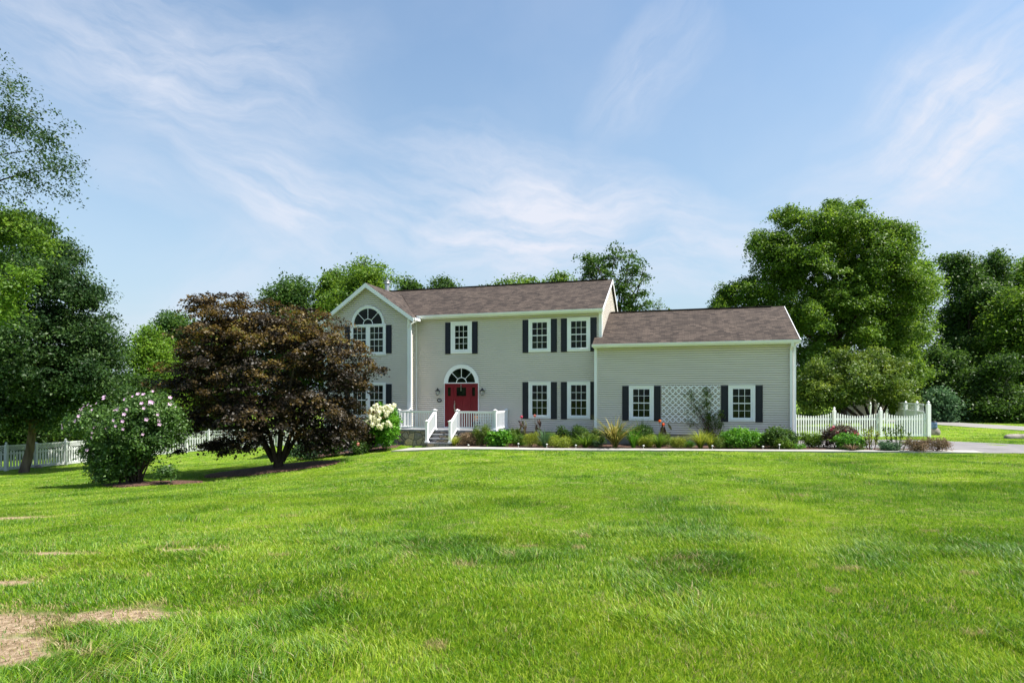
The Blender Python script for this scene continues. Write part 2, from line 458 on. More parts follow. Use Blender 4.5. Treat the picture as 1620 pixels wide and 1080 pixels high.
# ------------------------------------------------------------------ mesh helpers
def link(o, parent=None):
    S.collection.objects.link(o)
    if parent is not None:
        o.parent = parent
    return o
def tag(o, label=None, cat=None, group=None, kind=None):
    if label:
        o['label'] = label
    if cat:
        o['category'] = cat
    if group:
        o['group'] = group
    if kind:
        o['kind'] = kind
    return o
def empty(name, loc=(0, 0, 0), rz=0):
    o = bpy.data.objects.new(name, None)
    o.location = loc
    o.rotation_euler = (0, 0, rz)
    o.empty_display_size = 0.2
    return link(o)
class MB:
    def __init__(s):
        s.v, s.f, s.sm = [], [], []
    def add(s, vs, fs, smooth=False):
        n = len(s.v)
        s.v += [tuple(map(float, p)) for p in vs]
        s.f += [tuple(i + n for i in f) for f in fs]
        s.sm += [smooth] * len(fs)
        return s
    def box(s, x0, x1, y0, y1, z0, z1):
        vs = [(x, y, z) for x in (x0, x1) for y in (y0, y1) for z in (z0, z1)]
        return s.add(vs, [(0, 1, 3, 2), (4, 6, 7, 5), (0, 4, 5, 1), (2, 3, 7, 6), (0, 2, 6, 4), (1, 5, 7, 3)])
    def beam(s, p, q, w, h, up=(0, 0, 1)):
        p, q, up = Vector(p), Vector(q), Vector(up)
        d = (q - p).normalized()
        a = d.cross(up).normalized() * (w / 2)
        b_ = a.cross(d).normalized() * (h / 2)
        vs = [e + i * a + j * b_ for e in (p, q) for i in (-1, 1) for j in (-1, 1)]
        return s.add(vs, [(0, 1, 3, 2), (4, 6, 7, 5), (0, 4, 5, 1), (2, 3, 7, 6), (0, 2, 6, 4), (1, 5, 7, 3)])
    def tube(s, pts, rad, n=8, cap=True):
        pts = [Vector(p) for p in pts]
        rings = []
        for i, p in enumerate(pts):
            d = (pts[min(i + 1, len(pts) - 1)] - pts[max(i - 1, 0)]).normalized()
            a = d.cross(Vector((0.31, 0.95, 0.05)))
            if a.length < 1e-3:
                a = d.cross(Vector((1, 0, 0)))
            a.normalize()
            b_ = d.cross(a)
            r = rad[i] if hasattr(rad, '__len__') else rad
            rings.append([p + r * (math.cos(2 * math.pi * k / n) * a + math.sin(2 * math.pi * k / n) * b_) for k in range(n)])
        vs = [q for r_ in rings for q in r_]
        fs = [(i * n + k, i * n + (k + 1) % n, (i + 1) * n + (k + 1) % n, (i + 1) * n + k) for i in range(len(pts) - 1) for k in range(n)]
        s.add(vs, fs, True)
        if cap:
            s.add(rings[0], [tuple(range(n))[::-1]])
            s.add(rings[-1], [tuple(range(n))])
        return s
    def lathe(s, c, prof, n=16, rot=0, smooth=True):
        vs = [(c[0] + r * math.cos(rot + 2 * math.pi * k / n), c[1] + r * math.sin(rot + 2 * math.pi * k / n), c[2] + z) for r, z in prof for k in range(n)]
        fs = [(i * n + k, i * n + (k + 1) % n, (i + 1) * n + (k + 1) % n, (i + 1) * n + k) for i in range(len(prof) - 1) for k in range(n)]
        fs += [tuple(range(n))[::-1], tuple((len(prof) - 1) * n + k for k in range(n))]
        return s.add(vs, fs, smooth)
    def prism(s, poly, d):
        """poly: 3-D ring, d: offset vector"""
        n = len(poly)
        vs = list(poly) + [tuple(Vector(p) + Vector(d)) for p in poly]
        fs = [tuple(range(n)), tuple(range(2 * n - 1, n - 1, -1))] + [(i, n + i, n + (i + 1) % n, (i + 1) % n) for i in range(n)]
        return s.add(vs, fs)
    def arc(s, cu, cz, r0, r1, v0, v1, a0=0, a1=180, n=24):
        """flat half ring in the u-z plane from v0 (front) to v1"""
        ring = []
        for k in range(n + 1):
            a = R(a0 + (a1 - a0) * k / n)
            ring.append([(cu + r * math.cos(a), v, cz + r * math.sin(a)) for r in (r0, r1) for v in (v0, v1)])
        vs = [p for r in ring for p in r]
        fs = []
        for k in range(n):
            o, q = k * 4, k * 4 + 4
            fs += [(o, o + 2, q + 2, q), (o + 1, q + 1, q + 3, o + 3), (o + 2, o + 3, q + 3, q + 2), (o, q, q + 1, o + 1)]
        fs += [(0, 1, 3, 2), (n * 4, n * 4 + 2, n * 4 + 3, n * 4 + 1)]
        return s.add(vs, fs)
    def build(s, name, mat, parent=None, loc=None):
        me = bpy.data.meshes.new(name)
        me.from_pydata(s.v, [], s.f)
        me.polygons.foreach_set('use_smooth', s.sm)
        me.update()
        me.materials.append(mat)
        o = bpy.data.objects.new(name, me)
        if loc is not None:
            o.location = loc
        return link(o, parent)
def fast_mesh(name, verts, counts, mat, parent=None, attrs=None, smooth=False):
    """verts (N,3); counts: list of per face vertex counts, faces use vertices in order"""
    me = bpy.data.meshes.new(name)
    nv = len(verts)
    me.vertices.add(nv)
    me.vertices.foreach_set('co', np.ascontiguousarray(verts, dtype=np.float32).ravel())
    return me
def poly_mesh(name, verts, loops, counts, mat, parent=None, attrs=None):
    me = bpy.data.meshes.new(name)
    me.vertices.add(len(verts))
    me.vertices.foreach_set('co', np.ascontiguousarray(verts, dtype=np.float32).ravel())
    me.loops.add(len(loops))
    me.loops.foreach_set('vertex_index', np.ascontiguousarray(loops, dtype=np.int32))
    me.polygons.add(len(counts))
    st = np.concatenate([[0], np.cumsum(counts)[:-1]]).astype(np.int32)
    me.polygons.foreach_set('loop_start', st)
    for k, a in (attrs or {}).items():
        at_ = me.attributes.new(k, 'FLOAT', 'FACE')
        at_.data.foreach_set('value', np.ascontiguousarray(a, dtype=np.float32))
    me.update(calc_edges=True)
    me.materials.append(mat)
    o = bpy.data.objects.new(name, me)
    return link(o, parent)

# ------------------------------------------------------------------ terrain
TH = math.atan(265 / 930.0)
HO = Vector((-2.58, 30.0, 0.0))          # foot of the front door, on the main wall plane
UX, VX = Vector((math.cos(TH), -math.sin(TH), 0)), Vector((math.sin(TH), math.cos(TH), 0))
def hw(u, v, z=0.0):
    p = HO + UX * u + VX * v
    return (p.x, p.y, z)
def huv(x, y):
    dx, dy = x - HO.x, y - HO.y
    return dx * UX.x + dy * UX.y, dx * VX.x + dy * VX.y
CTRL = [(0, 3.4, -1.70), (-3, 3.4, -1.72), (3, 3.4, -1.70), (0, -8, -1.55), (-20, -8, -1.9), (20, -8, -1.5), (0, 10, -1.93), (0, 18, -2.18),
        (-12.9, 20, -3.03), (-9.15, 23, -2.87), (-28.3, 33, -4.26), (-26.7, 37, -4.28), (-22.4, 40, -4.07), (-20.3, 42, -3.93), (-16.3, 42, -3.72),
        (-8.6, 30.7, -2.95), (-8.0, 28.5, -2.79), (-6.4, 21.5, -2.62), (-10.3, 20.5, -3.0), (-4.3, 27.5, -2.50),
        (15.1, 20.4, -2.0), (14, 3, -1.68), (12, 10, -1.84), (17, 31, -2.2), (22, 31, -2.2), (19.9, 26.8, -2.1), (20.4, 23.4, -2.06),
        (30, 40, -2.1), (35, 50, -2.1), (22, 46, -2.12), (5, 40, -2.6), (-5, 45, -3.0), (-30, 60, -4.5), (-45, 42, -4.6), (-40, 15, -3.9),
        (-20, 8, -2.55), (-8, 9, -2.0), (-15, 14, -2.75), (32, 12, -1.8), (0, 62, -3.0), (28, 62, -2.2), (45, 30, -2.1)]
for (u, v, z) in ((0, -3.3, -2.40), (0, -4.1, -2.44), (5, -0.2, -2.33), (5, -4.1, -2.33), (10, -4.1, -2.22), (15.4, -4.1, -2.11), (15.4, -0.5, -2.20), (10, -0.6, -2.27), (-2.8, -2.2, -2.46)):
    CTRL.append((*hw(u, v)[:2], z))
CP = np.array(CTRL, float)
def _tps(r2):
    return np.where(r2 > 1e-9, 0.5 * r2 * np.log(np.maximum(r2, 1e-9)), 0)
n_ = len(CP)
K = _tps(((CP[:, None, :2] - CP[None, :, :2]) ** 2).sum(-1)) + np.eye(n_) * 0.6
Pm = np.hstack([np.ones((n_, 1)), CP[:, :2]])
A_ = np.zeros((n_ + 3, n_ + 3))
A_[:n_, :n_] = K
A_[:n_, n_:] = Pm
A_[n_:, :n_] = Pm.T
SOL = np.linalg.solve(A_, np.concatenate([CP[:, 2], [0, 0, 0]]))
def hgt(x, y):
    x, y = np.atleast_1d(np.asarray(x, float)), np.atleast_1d(np.asarray(y, float))
    out = np.empty(x.shape)
    fx, fy, fo = x.ravel(), y.ravel(), out.ravel()
    for i in range(0, len(fx), 20000):
        a, b_ = fx[i:i + 20000], fy[i:i + 20000]
        ca, cb = np.clip(a, -48, 48), np.clip(b_, -12, 66)
        r2 = (ca[:, None] - CP[None, :, 0]) ** 2 + (cb[:, None] - CP[None, :, 1]) ** 2
        z = _tps(r2) @ SOL[:n_] + SOL[n_] + SOL[n_ + 1] * ca + SOL[n_ + 2] * cb
        fo[i:i + 20000] = z
    return fo.reshape(x.shape) + EYE
def h1(x, y):
    return float(hgt([x], [y])[0])
def bumps(x, y):
    return 0.018 * np.sin(x * 1.7 + 0.6 * y) * np.sin(y * 1.3 - 0.4 * x) + 0.012 * np.sin(x * 3.9 + 2 * np.sin(y)) * np.cos(y * 3.1)
def at(x, y, Y):
    return Vector(((x - CX) / F * Y, Y, EYE + (YH - y) / F * Y))
def ghit(x, y, lo=3.0, hi=80.0):
    """point of the ground seen at a photo pixel"""
    Y = np.arange(lo, hi, 0.05)
    X = (x - CX) / F * Y
    py = YH - F * (hgt(X, Y) - EYE) / Y
    k = int(np.argmax(py <= y))
    return Vector((X[k], Y[k], float(hgt([X[k]], [Y[k]])[0])))
def inpoly(x, y, poly):
    x, y = np.asarray(x), np.asarray(y)
    ins = np.zeros(x.shape, bool)
    n = len(poly)
    for i in range(n):
        x0, y0 = poly[i][:2]
        x1, y1 = poly[(i + 1) % n][:2]
        c = ((y0 > y) != (y1 > y)) & (x < (x1 - x0) * (y - y0) / (y1 - y0 + 1e-12) + x0)
        ins ^= c
    return ins
rng = np.random.default_rng(7)

# ground sheet to the horizon
def axis(lo, hi, dense_lo, dense_hi, step):
    a = list(np.arange(dense_lo, dense_hi + 1e-6, step))
    x, s = dense_hi, step
    while x < hi:
        s *= 1.35
        x += s
        a.append(min(x, hi))
    x, s = dense_lo, step
    while x > lo:
        s *= 1.35
        x -= s
        a.insert(0, max(x, lo))
    return np.array(a)
gx, gy = axis(-900, 900, -32, 30, 0.3), axis(-300, 1500, 1.5, 46, 0.3)
XX, YY = np.meshgrid(gx, gy)
ZZ = hgt(XX, YY) + np.where((np.abs(XX) < 34) & (YY < 48), bumps(XX, YY), 0)
V_ = np.stack([XX, YY, ZZ], -1).reshape(-1, 3)
nx, ny = len(gx), len(gy)
ii = (np.arange(ny - 1)[:, None] * nx + np.arange(nx - 1)[None]).ravel()
loops = np.stack([ii, ii + 1, ii + nx + 1, ii + nx], 1).ravel()
g = poly_mesh('ground', V_, loops, np.full(len(ii), 4), M['ground'])
g.data.polygons.foreach_set('use_smooth', np.ones(len(ii), bool))
tag(g, 'rolling green front lawn with dry bare patches', 'lawn', kind='structure')

def sheet(name, left, right, mat, lift, thick=0.0, sub=14, label=None, cat=None, kind='structure', nacross=6):
    """strip of ground between two polylines (X,Y), draped on the terrain"""
    def res(pl):
        pl = np.array([p[:2] for p in pl], float)
        d = np.concatenate([[0], np.cumsum(np.hypot(*np.diff(pl, axis=0).T))])
        s = np.linspace(0, d[-1], sub * 3)
        return np.stack([np.interp(s, d, pl[:, 0]), np.interp(s, d, pl[:, 1])], 1)
    a, b_ = res(left), res(right)
    n = len(a)
    tt = np.linspace(0, 1, nacross + 1)
    P = a[:, None] * (1 - tt)[None, :, None] + b_[:, None] * tt[None, :, None]
    Z = hgt(P[..., 0], P[..., 1]) + np.maximum(bumps(P[..., 0], P[..., 1]), 0) * 0 + lift
    m_ = nacross + 1
    top = np.concatenate([P, Z[..., None]], -1).reshape(-1, 3)
    bot = top - [0, 0, 0.25]
    mb = MB()
    fs = []
    for i in range(n - 1):
        for j in range(nacross):
            o = i * m_ + j
            fs.append((o, o + m_, o + m_ + 1, o + 1))
    mb.add(top, fs, True)
    edge = [i * m_ for i in range(n)] + [(n - 1) * m_ + j for j in range(1, m_)] + [i * m_ + nacross for i in range(n - 2, -1, -1)] + [j for j in range(nacross - 1, 0, -1)]
    ne = len(edge)
    mb.add([top[e] for e in edge] + [bot[e] for e in edge], [(k, ne + k, ne + (k + 1) % ne, (k + 1) % ne) for k in range(ne)])
    o = mb.build(name, mat)
    tag(o, label, cat, kind=kind)
    return o
WALK_F = [hw(-1.75, -4.25), hw(1, -4.12), hw(5, -4.1), hw(10, -4.1), hw(14.5, -4.15), hw(18.2, -4.35), hw(20.6, -4.7)]
WALK_B = [hw(-1.35, -3.0), hw(1, -3.2), hw(5, -3.25), hw(10, -3.25), hw(14.5, -3.3), hw(18.2, -3.35), hw(20.8, -3.45)]
sheet('walkway', WALK_F, WALK_B, M['walkc'], 0.045, label='pale concrete front walk along the flower bed', cat='path')
BED_B = [hw(0.75, -1.8), hw(2.5, -1.8), hw(2.6, 0.1), hw(6.8, 0.1), hw(6.9, -0.4), hw(15.4, -0.4), hw(16.5, -1.7), hw(18.5, -2.3), hw(20.3, -2.7)]
BED_F = [hw(0.62, -3.22), hw(2.5, -3.24), hw(3.2, -3.24), hw(6.8, -3.24), hw(9, -3.24), hw(13.4, -3.28), hw(16.5, -3.32), hw(18.5, -3.35), hw(20.6, -3.44)]
sheet('mulch_bed', BED_F, BED_B, M['mulch'], 0.03, label='strip of reddish bark mulch in front of the house', cat='flower bed', sub=20)
DRV_N = [hw(15.6, -0.3), hw(17.5, -2.0), hw(20.4, -2.6), hw(20.7, -4.65), tuple(ghit(1600, 717)), tuple(ghit(1720, 722)), (36, 13, 0)]
DRV_F = [(13.9, 28.6, 0), (17.0, 28.6, 0), (19.2, 27.6, 0), (20.2, 26.1, 0), (22.5, 22.8, 0), (36, 19.5, 0)]
sheet('driveway', DRV_N, DRV_F, M['asphalt'], 0.02, label='dark asphalt driveway beside the garage end', cat='driveway', sub=16, nacross=10)
RD_N = [(14, 47.5, 0), (30.3, 42.4, 0), (30.6, 35.2, 0), (48, 22, 0)]
ra, rb = [], []
for x, yn, yf in ((1400, 668.6, 664.0), (1475, 671.3, 666.2), (1540, 675.8, 670.0), (1620, 681.0, 674.8), (1760, 690, 682)):
    ra.append(tuple(ghit(x, yn)))
    rb.append(tuple(ghit(x, yf)))
sheet('road', ra, rb, M['road'], 0.02, label='grey lane crossing the grass before the woods', cat='road', sub=16)
def ring(name, c, rx, ry, rot, lift, label):
    n = 40
    pts, mid = [], []
    for k in range(n):
        a = 2 * math.pi * k / n
        q = 1 + 0.05 * math.sin(3 * a + c[0]) + 0.03 * math.sin(7 * a)
        x, y = rx * math.cos(a) * q, ry * math.sin(a) * q
        pts.append((c[0] + x * math.cos(rot) - y * math.sin(rot), c[1] + x * math.sin(rot) + y * math.cos(rot)))
    mb = MB()
    vs = [(c[0], c[1], h1(*c) + lift + 0.05)]
    for f_, l_ in ((0.5, 0.04), (0.85, 0.02), (1.0, 0.0), (1.03, -0.12)):
        for x, y in pts:
            X, Y = c[0] + (x - c[0]) * f_, c[1] + (y - c[1]) * f_
            vs.append((X, Y, h1(X, Y) + lift + l_))
    fs = [(0, 1 + k, 1 + (k + 1) % n) for k in range(n)]
    for r_ in range(3):
        fs += [(1 + r_ * n + k, 1 + (r_ + 1) * n + k, 1 + (r_ + 1) * n + (k + 1) % n, 1 + r_ * n + (k + 1) % n) for k in range(n)]
    mb.add(vs, fs, True)
    o = mb.build(name, M['mulch'])
    tag(o, label, 'mulch bed', kind='structure')
    return pts
MAPLE_P = at(440, 741, 23.0)
MAPLE_P.z = h1(MAPLE_P.x, MAPLE_P.y)
HIB_P = at(215, 766, 20.0)
HIB_P.z = h1(HIB_P.x, HIB_P.y)
RING1 = ring('mulch_ring', (MAPLE_P.x - 0.1, MAPLE_P.y), 2.5, 1.6, 0.15, 0.04, 'dark mulch ring around the bronze maple')
RING2 = ring('mulch_ring', (HIB_P.x + 0.5, HIB_P.y), 1.55, 0.8, 0.1, 0.04, 'dark mulch ring under the flowering hibiscus')
BED2 = [tuple(ghit(x, y)) for x, y in ((470, 727), (520, 722), (570, 716), (626, 708))]
BED2b = [hw(-8.6, 1.5), hw(-7.5, -0.7), hw(-5, -0.7), hw(-2.62, -0.7)]
sheet('shrub_bed', BED2, BED2b, M['mulch'], 0.03, label='shaded mulch bed below the gabled wing', cat='flower bed')

NOGRASS = [WALK_F + WALK_B[::-1], BED_F + BED_B[::-1], DRV_N + DRV_F[::-1], ra + rb[::-1], RING1, RING2, BED2 + BED2b[::-1],
           [hw(-7.4, -0.9), hw(-2.5, -0.9), hw(-2.65, -2.1), hw(2.5, -2.1), hw(2.5, -0.5), hw(15.6, -0.5), hw(15.6, 7), hw(7, 8), hw(-7.4, 8)],
           [hw(-0.8, -3.3), hw(0.7, -3.3), hw(0.7, -2), hw(-0.8, -2)]]

# ------------------------------------------------------------------ grass blades
def vnoise(x, y, s, seed):
    r_ = np.random.default_rng(seed)
    T = r_.random((64, 64))
    fx, fy = x * s, y * s
    ix, iy = np.floor(fx).astype(int), np.floor(fy).astype(int)
    tx, ty = fx - ix, fy - iy
    tx, ty = tx * tx * (3 - 2 * tx), ty * ty * (3 - 2 * ty)
    g_ = lambda a, b_: T[a % 64, b_ % 64]
    return (g_(ix, iy) * (1 - tx) + g_(ix + 1, iy) * tx) * (1 - ty) + (g_(ix, iy + 1) * (1 - tx) + g_(ix + 1, iy + 1) * tx) * ty
def grass_band(y0, y1, dens, hgt_m, wid, seg):
    area = (y1 * y1 - y0 * y0) * 0.93 + 3.0 * (y1 - y0)
    n = int(dens * area)
    y = np.sqrt(rng.random(n) * (y1 * y1 - y0 * y0) + y0 * y0)
    x = (rng.random(n) * 2 - 1) * (0.93 * y + 1.5)
    keep = np.ones(n, bool)
    for p in NOGRASS:
        keep &= ~inpoly(x, y, p)
    bare = np.full(n, -9.0)
    for (bx, by, rx, ry) in BARE:
        d = 1 - np.sqrt(((x - bx) / rx) ** 2 + ((y - by) / ry) ** 2)
        bare = np.maximum(bare, d)
    bare = bare + (vnoise(x, y, 5, 3) - 0.5) * 0.8
    keep &= ~((bare > 0.0) & (rng.random(n) < np.clip(0.30 + bare * 1.3, 0, 0.90)))
    x, y, bare = x[keep], y[keep], bare[keep]
    n = len(x)
    z = hgt(x, y) + bumps(x, y) - 0.005
    clump = vnoise(x, y, 0.75, 11) * 0.6 + vnoise(x, y, 2.6, 12) * 0.4
    tall = np.clip((clump - 0.56) * 4.5, 0, 1)
    for (bx, by, rx, ry) in ((1.8, 6.1, 1.0, 0.55), (-0.9, 7.4, 0.9, 0.4), (3.3, 8.4, 1.2, 0.4), (-2.2, 3.7, 0.9, 0.5), (0.9, 4.4, 0.7, 0.25), (5.6, 6.6, 0.8, 0.4), (-4.6, 9.2, 1.2, 0.35)):
        tall = np.maximum(tall, np.clip((1 - ((x - bx) / rx) ** 2 - ((y - by) / ry) ** 2) * 2.2 * vnoise(x, y, 3.3, 77) ** 1.5 * 1.6, 0, 1.3))
    h = hgt_m * (0.45 + 0.55 * rng.random(n)) * (0.72 + 0.45 * vnoise(x, y, 7, 5) + 0.80 * tall)
    h = np.where(bare > -0.1, h * 0.6, h)
    w = wid * (0.7 + 0.6 * rng.random(n)) * (1 + 0.3 * tall)
    wind = vnoise(x, y, 1.1, 21) * 6.283
    az_ = np.where(rng.random(n) < 0.45, wind + rng.normal(0, 0.6, n), rng.random(n) * 6.283)
    lean = h * (0.25 + 0.75 * rng.random(n)) * (1.0 + 0.35 * tall)
    dx, dy = np.cos(az_), np.sin(az_)
    fz = rng.random(n) * 6.283
    px, py = np.cos(fz) * w / 2, np.sin(fz) * w / 2
    B = np.stack([x, y, z], 1)
    D = np.stack([dx, dy, np.zeros(n)], 1)
    Pp = np.stack([px, py, np.zeros(n)], 1)
    rnd = rng.random(n) - 0.22 * tall + 0.5 * (vnoise(x, y, 1.3, 41) - 0.5)
    dryp = 0.05 + 0.14 * (vnoise(x, y, 2.6, 31) > 0.82) + 0.6 * (bare > -0.15)
    for (bx, by, rx, ry) in THATCH:
        dryp = dryp + 0.85 * (np.abs(x - bx) < rx) * (np.abs(y - by) < ry)
    dry = (rng.random(n) < dryp) * (0.5 + 0.5 * rng.random(n))
    up = np.array([0, 0, 1.0])
    if seg == 2:
        mid = B + D * (lean * 0.32)[:, None] + up * (h * 0.62)[:, None]
        tip = B + D * lean[:, None] + up * (h * 0.97)[:, None]
        v = np.stack([B - Pp, B + Pp, mid + Pp * 0.8, mid - Pp * 0.8, tip], 1).reshape(-1, 3)
        o = np.arange(n)[:, None] * 5
        lp = np.concatenate([o + [0, 1, 2, 3], o + [3, 2, 4]], 1)
        return v, lp.ravel(), np.tile([4, 3], n), np.repeat(rnd, 2), np.repeat(dry, 2)
    tip = B + D * (lean * 0.8)[:, None] + up * h[:, None]
    v = np.stack([B - Pp, B + Pp, tip], 1).reshape(-1, 3)
    lp = (np.arange(n)[:, None] * 3 + [0, 1, 2])
    return v, lp.ravel(), np.full(n, 3), rnd, dry
vs, ls, cs, rs, ds, off = [], [], [], [], [], 0
for args in ((2.0, 4.5, 8000, 0.068, 0.0046, 2), (4.5, 8, 5600, 0.064, 0.0054, 2), (8, 13, 2800, 0.055, 0.0070, 1), (13, 20, 1100, 0.050, 0.010, 1), (20, 30, 420, 0.045, 0.015, 1), (30, 42, 90, 0.045, 0.025, 1)):
    v, l, c_, r_, d_ = grass_band(*args)
    vs.append(v); ls.append(l + off); cs.append(c_); rs.append(r_); ds.append(d_)
    off += len(v)
go = poly_mesh('grass', np.concatenate(vs), np.concatenate(ls), np.concatenate(cs), M['grass'], attrs={'rnd': np.concatenate(rs), 'dry': np.concatenate(ds)})
tag(go, 'bright green mown grass blades covering the lawn', 'grass', kind='stuff')

# ------------------------------------------------------------------ the house (local frame: u along the front, v into the house)
EX = 0.1016
house = empty('house', HO, -TH)
tag(house, 'beige two storey house with brown shingled roofs, navy shutters and a red front door', 'house')
def siding(name, p0, p1, rngf, z0, z1, parent=house, mat='siding'):
    """lapped boards on the wall from p0 to p1 (u,v); outside is to the right-hand side of p0->p1 seen from above"""
    p0, p1 = Vector((*p0, 0)), Vector((*p1, 0))
    d = (p1 - p0)
    L = d.length
    d.normalize()
    nrm = Vector((d.y, -d.x, 0))
    mb = MB()
    z = z0
    while z < z1 - 1e-4:
        zt = min(z + EX, z1)
        a, b_ = rngf(z, L), rngf(zt, L)
        if a is None:
            break
        if b_ is None:
            mid = (a[0] + a[1]) / 2
            b_ = (mid - 0.001, mid + 0.001)
        o1, o2, o3 = nrm * 0.0265, nrm * 0.014, nrm * -0.040
        P = lambda s_, zz, o: p0 + d * s_ + o + Vector((0, 0, zz))
        zk = z + (zt - z) * 0.62
        k0, k1 = a[0] + (b_[0] - a[0]) * 0.62, a[1] + (b_[1] - a[1]) * 0.62
        mb.add([P(a[0], z, o1), P(a[1], z, o1), P(k1, zk, o2), P(k0, zk, o2), P(b_[1], zt, o3), P(b_[0], zt, o3), P(a[0], z, o3), P(a[1], z, o3)],
               [(0, 1, 2, 3), (3, 2, 4, 5), (6, 7, 1, 0)])
        z = zt
    # backing slab
    a, prof = rngf(z0, L), []
    zs = np.linspace(z0, z1, 30)
    left, right = [], []
    for zz in zs:
        r_ = rngf(zz, L)
        if r_ is None:
            break
        left.append((r_[0], zz)); right.append((r_[1], zz))
    ringp = right + left[::-1]
    mb.prism([tuple(p0 + d * s_ - nrm * 0.043 + Vector((0, 0, zz))) for s_, zz in ringp], tuple(-nrm * 0.10))
    return mb.build(name, M[mat], parent)
full = lambda z, L: (0, L)
def gable(half_c, z_e, slope):
    def f(z, L):
        if z <= z_e:
            return (0, L)
        s_ = (z - z_e) / slope
        if s_ >= half_c:
            return None
        return (s_ + max(0, 0), L - s_)
    return f
ZS = 0.64
siding('wall', (-2.51, 0), (7.11, 0), full, ZS, 6.40)
WR, WZ = -4.85, 8.19      # ridge of the gabled wing
WSL = 0.706
def wingr(z, L):
    top = WZ - 0.16
    hw_ = (top - z) / WSL
    if hw_ <= 0.01:
        return None
    c = WR + 7.36
    return (max(0, c - hw_), min(L, c + hw_))
siding('wall', (-7.36, -0.8), (-2.51, -0.8), wingr, ZS, WZ - 0.16)
siding('wall', (-2.51, -0.8), (-2.51, 0), full, ZS, 6.40)
siding('wall', (6.87, -0.45), (15.49, -0.45), full, ZS, 4.66)
siding('wall', (6.87, -0.01), (6.87, -0.45), full, ZS, 4.66)
MS, GS = 0.506, 0.495
def gabr(ridge, half, sl):
    def f(z, L):
        h_ = (ridge - z) / sl
        if h_ <= 0.01:
            return None
        return (max(0, L / 2 - h_), min(L, L / 2 + h_))
    return f
siding('wall', (7.11, 0), (7.11, 7.8), gabr(8.62 - 0.10, 3.9, MS), ZS, 8.52)
siding('wall', (15.49, -0.45), (15.49, 6.85), gabr(6.73 - 0.10, 3.65, GS), ZS, 6.63)
siding('wall', (-7.36, 7.8), (-7.36, -0.8), gabr(8.5, 4.3, MS) if False else full, ZS, 6.3)
siding('wall', (7.11, 7.8), (-7.36, 7.8), full, ZS, 6.3)
siding('wall', (15.49, 6.85), (7.11, 6.85), full, ZS, 4.6)
mb = MB()
mb.box(-7.33, 7.08, 0.0, 7.77, -1.6, ZS)
mb.box(-7.33, -2.54, -0.77, 0.05, -1.6, ZS - 0.002)
mb.box(6.90, 15.46, -0.42, 6.82, -1.6, ZS + 0.002)
mb.build('foundation', M['found'], house)
# corner boards
cb = [((-7.40, -0.82), (-7.27, -0.85), 6.35), ]
def corner(u0, u1, v0, v1, z0, z1, name='corner_board'):
    MB().box(u0, u1, v0, v1, z0, z1).build(name, M['white'], house)
corner(-7.39, -7.27, -0.835, -0.70, ZS - 0.02, 6.42)
corner(-2.62, -2.48, -0.835, -0.70, ZS - 0.02, 6.40)
corner(-2.55, -2.47, -0.06, 0.0, ZS, 6.38)
corner(7.00, 7.145, -0.032, 0.10, 4.7, 6.38)
corner(6.84, 6.965, -0.482, -0.36, ZS - 0.02, 4.64)
corner(15.42, 15.525, -0.482, -0.36, ZS - 0.02, 4.64)
# roofs
def slab(mb, pts, thick=0.10):
    a, b_, c = Vector(pts[0]), Vector(pts[1]), Vector(pts[2])
    n = (b_ - a).cross(c - a).normalized()
    if n.z < 0:
        n = -n
    mb.prism(pts, tuple(-n * thick))
def zm(v):
    return 6.50 + MS * (v + 0.35) if v <= 3.9 else 6.50 + MS * (8.15 - v)
mb = MB()
slab(mb, [(7.22, -.37, zm(-.37)), (7.22, 3.9, zm(3.9)), (-7.6, 3.9, zm(3.9)), (-7.6, -.37, zm(-.37)), (-7.27, -.37, zm(-.37)), (WR, 3.05, zm(3.05)), (-2.43, -.37, zm(-.37))])
slab(mb, [(7.22, 3.9, zm(3.9)), (-7.6, 3.9, zm(3.9)), (-7.6, 8.15, zm(8.15)), (7.22, 8.15, zm(8.15))])
mb.beam((-7.6, 3.9, zm(3.9) + 0.012), (6.95, 3.9, zm(3.9) + 0.012), 0.24, 0.035)
rf = mb.build('roof', M['roof_u'], house)
def zw(u):
    return WZ - WSL * abs(u - WR)
mb = MB()
for s_ in (1, -1):
    e = WR + s_ * 2.66
    slab(mb, [(WR, -1.12, zw(WR)), (e, -1.12, zw(e)), (e, -0.1, zw(e)), (WR, 3.3, zw(WR))], 0.09)
mb.build('roof', M['roof_v'], house)
def zg(v):
    return 4.78 + GS * (v + 0.8) if v <= 3.2 else 4.78 + GS * (7.2 - v)
mb = MB()
slab(mb, [(6.80, -.82, zg(-.82)), (15.62, -.82, zg(-.82)), (15.62, 3.2, zg(3.2)), (7.14, 3.2, zg(3.2)), (7.14, 0.02, zg(0.02)), (6.80, -0.02, zg(-0.02))])
slab(mb, [(7.14, 3.2, zg(3.2)), (15.62, 3.2, zg(3.2)), (15.62, 7.2, zg(7.2)), (7.14, 7.2, zg(7.2))])
mb.beam((7.2, 3.2, zg(3.2) + 0.014), (15.05, 3.2, zg(3.2) + 0.014), 0.24, 0.04)
mb.build('roof', M['roof_u'], house)
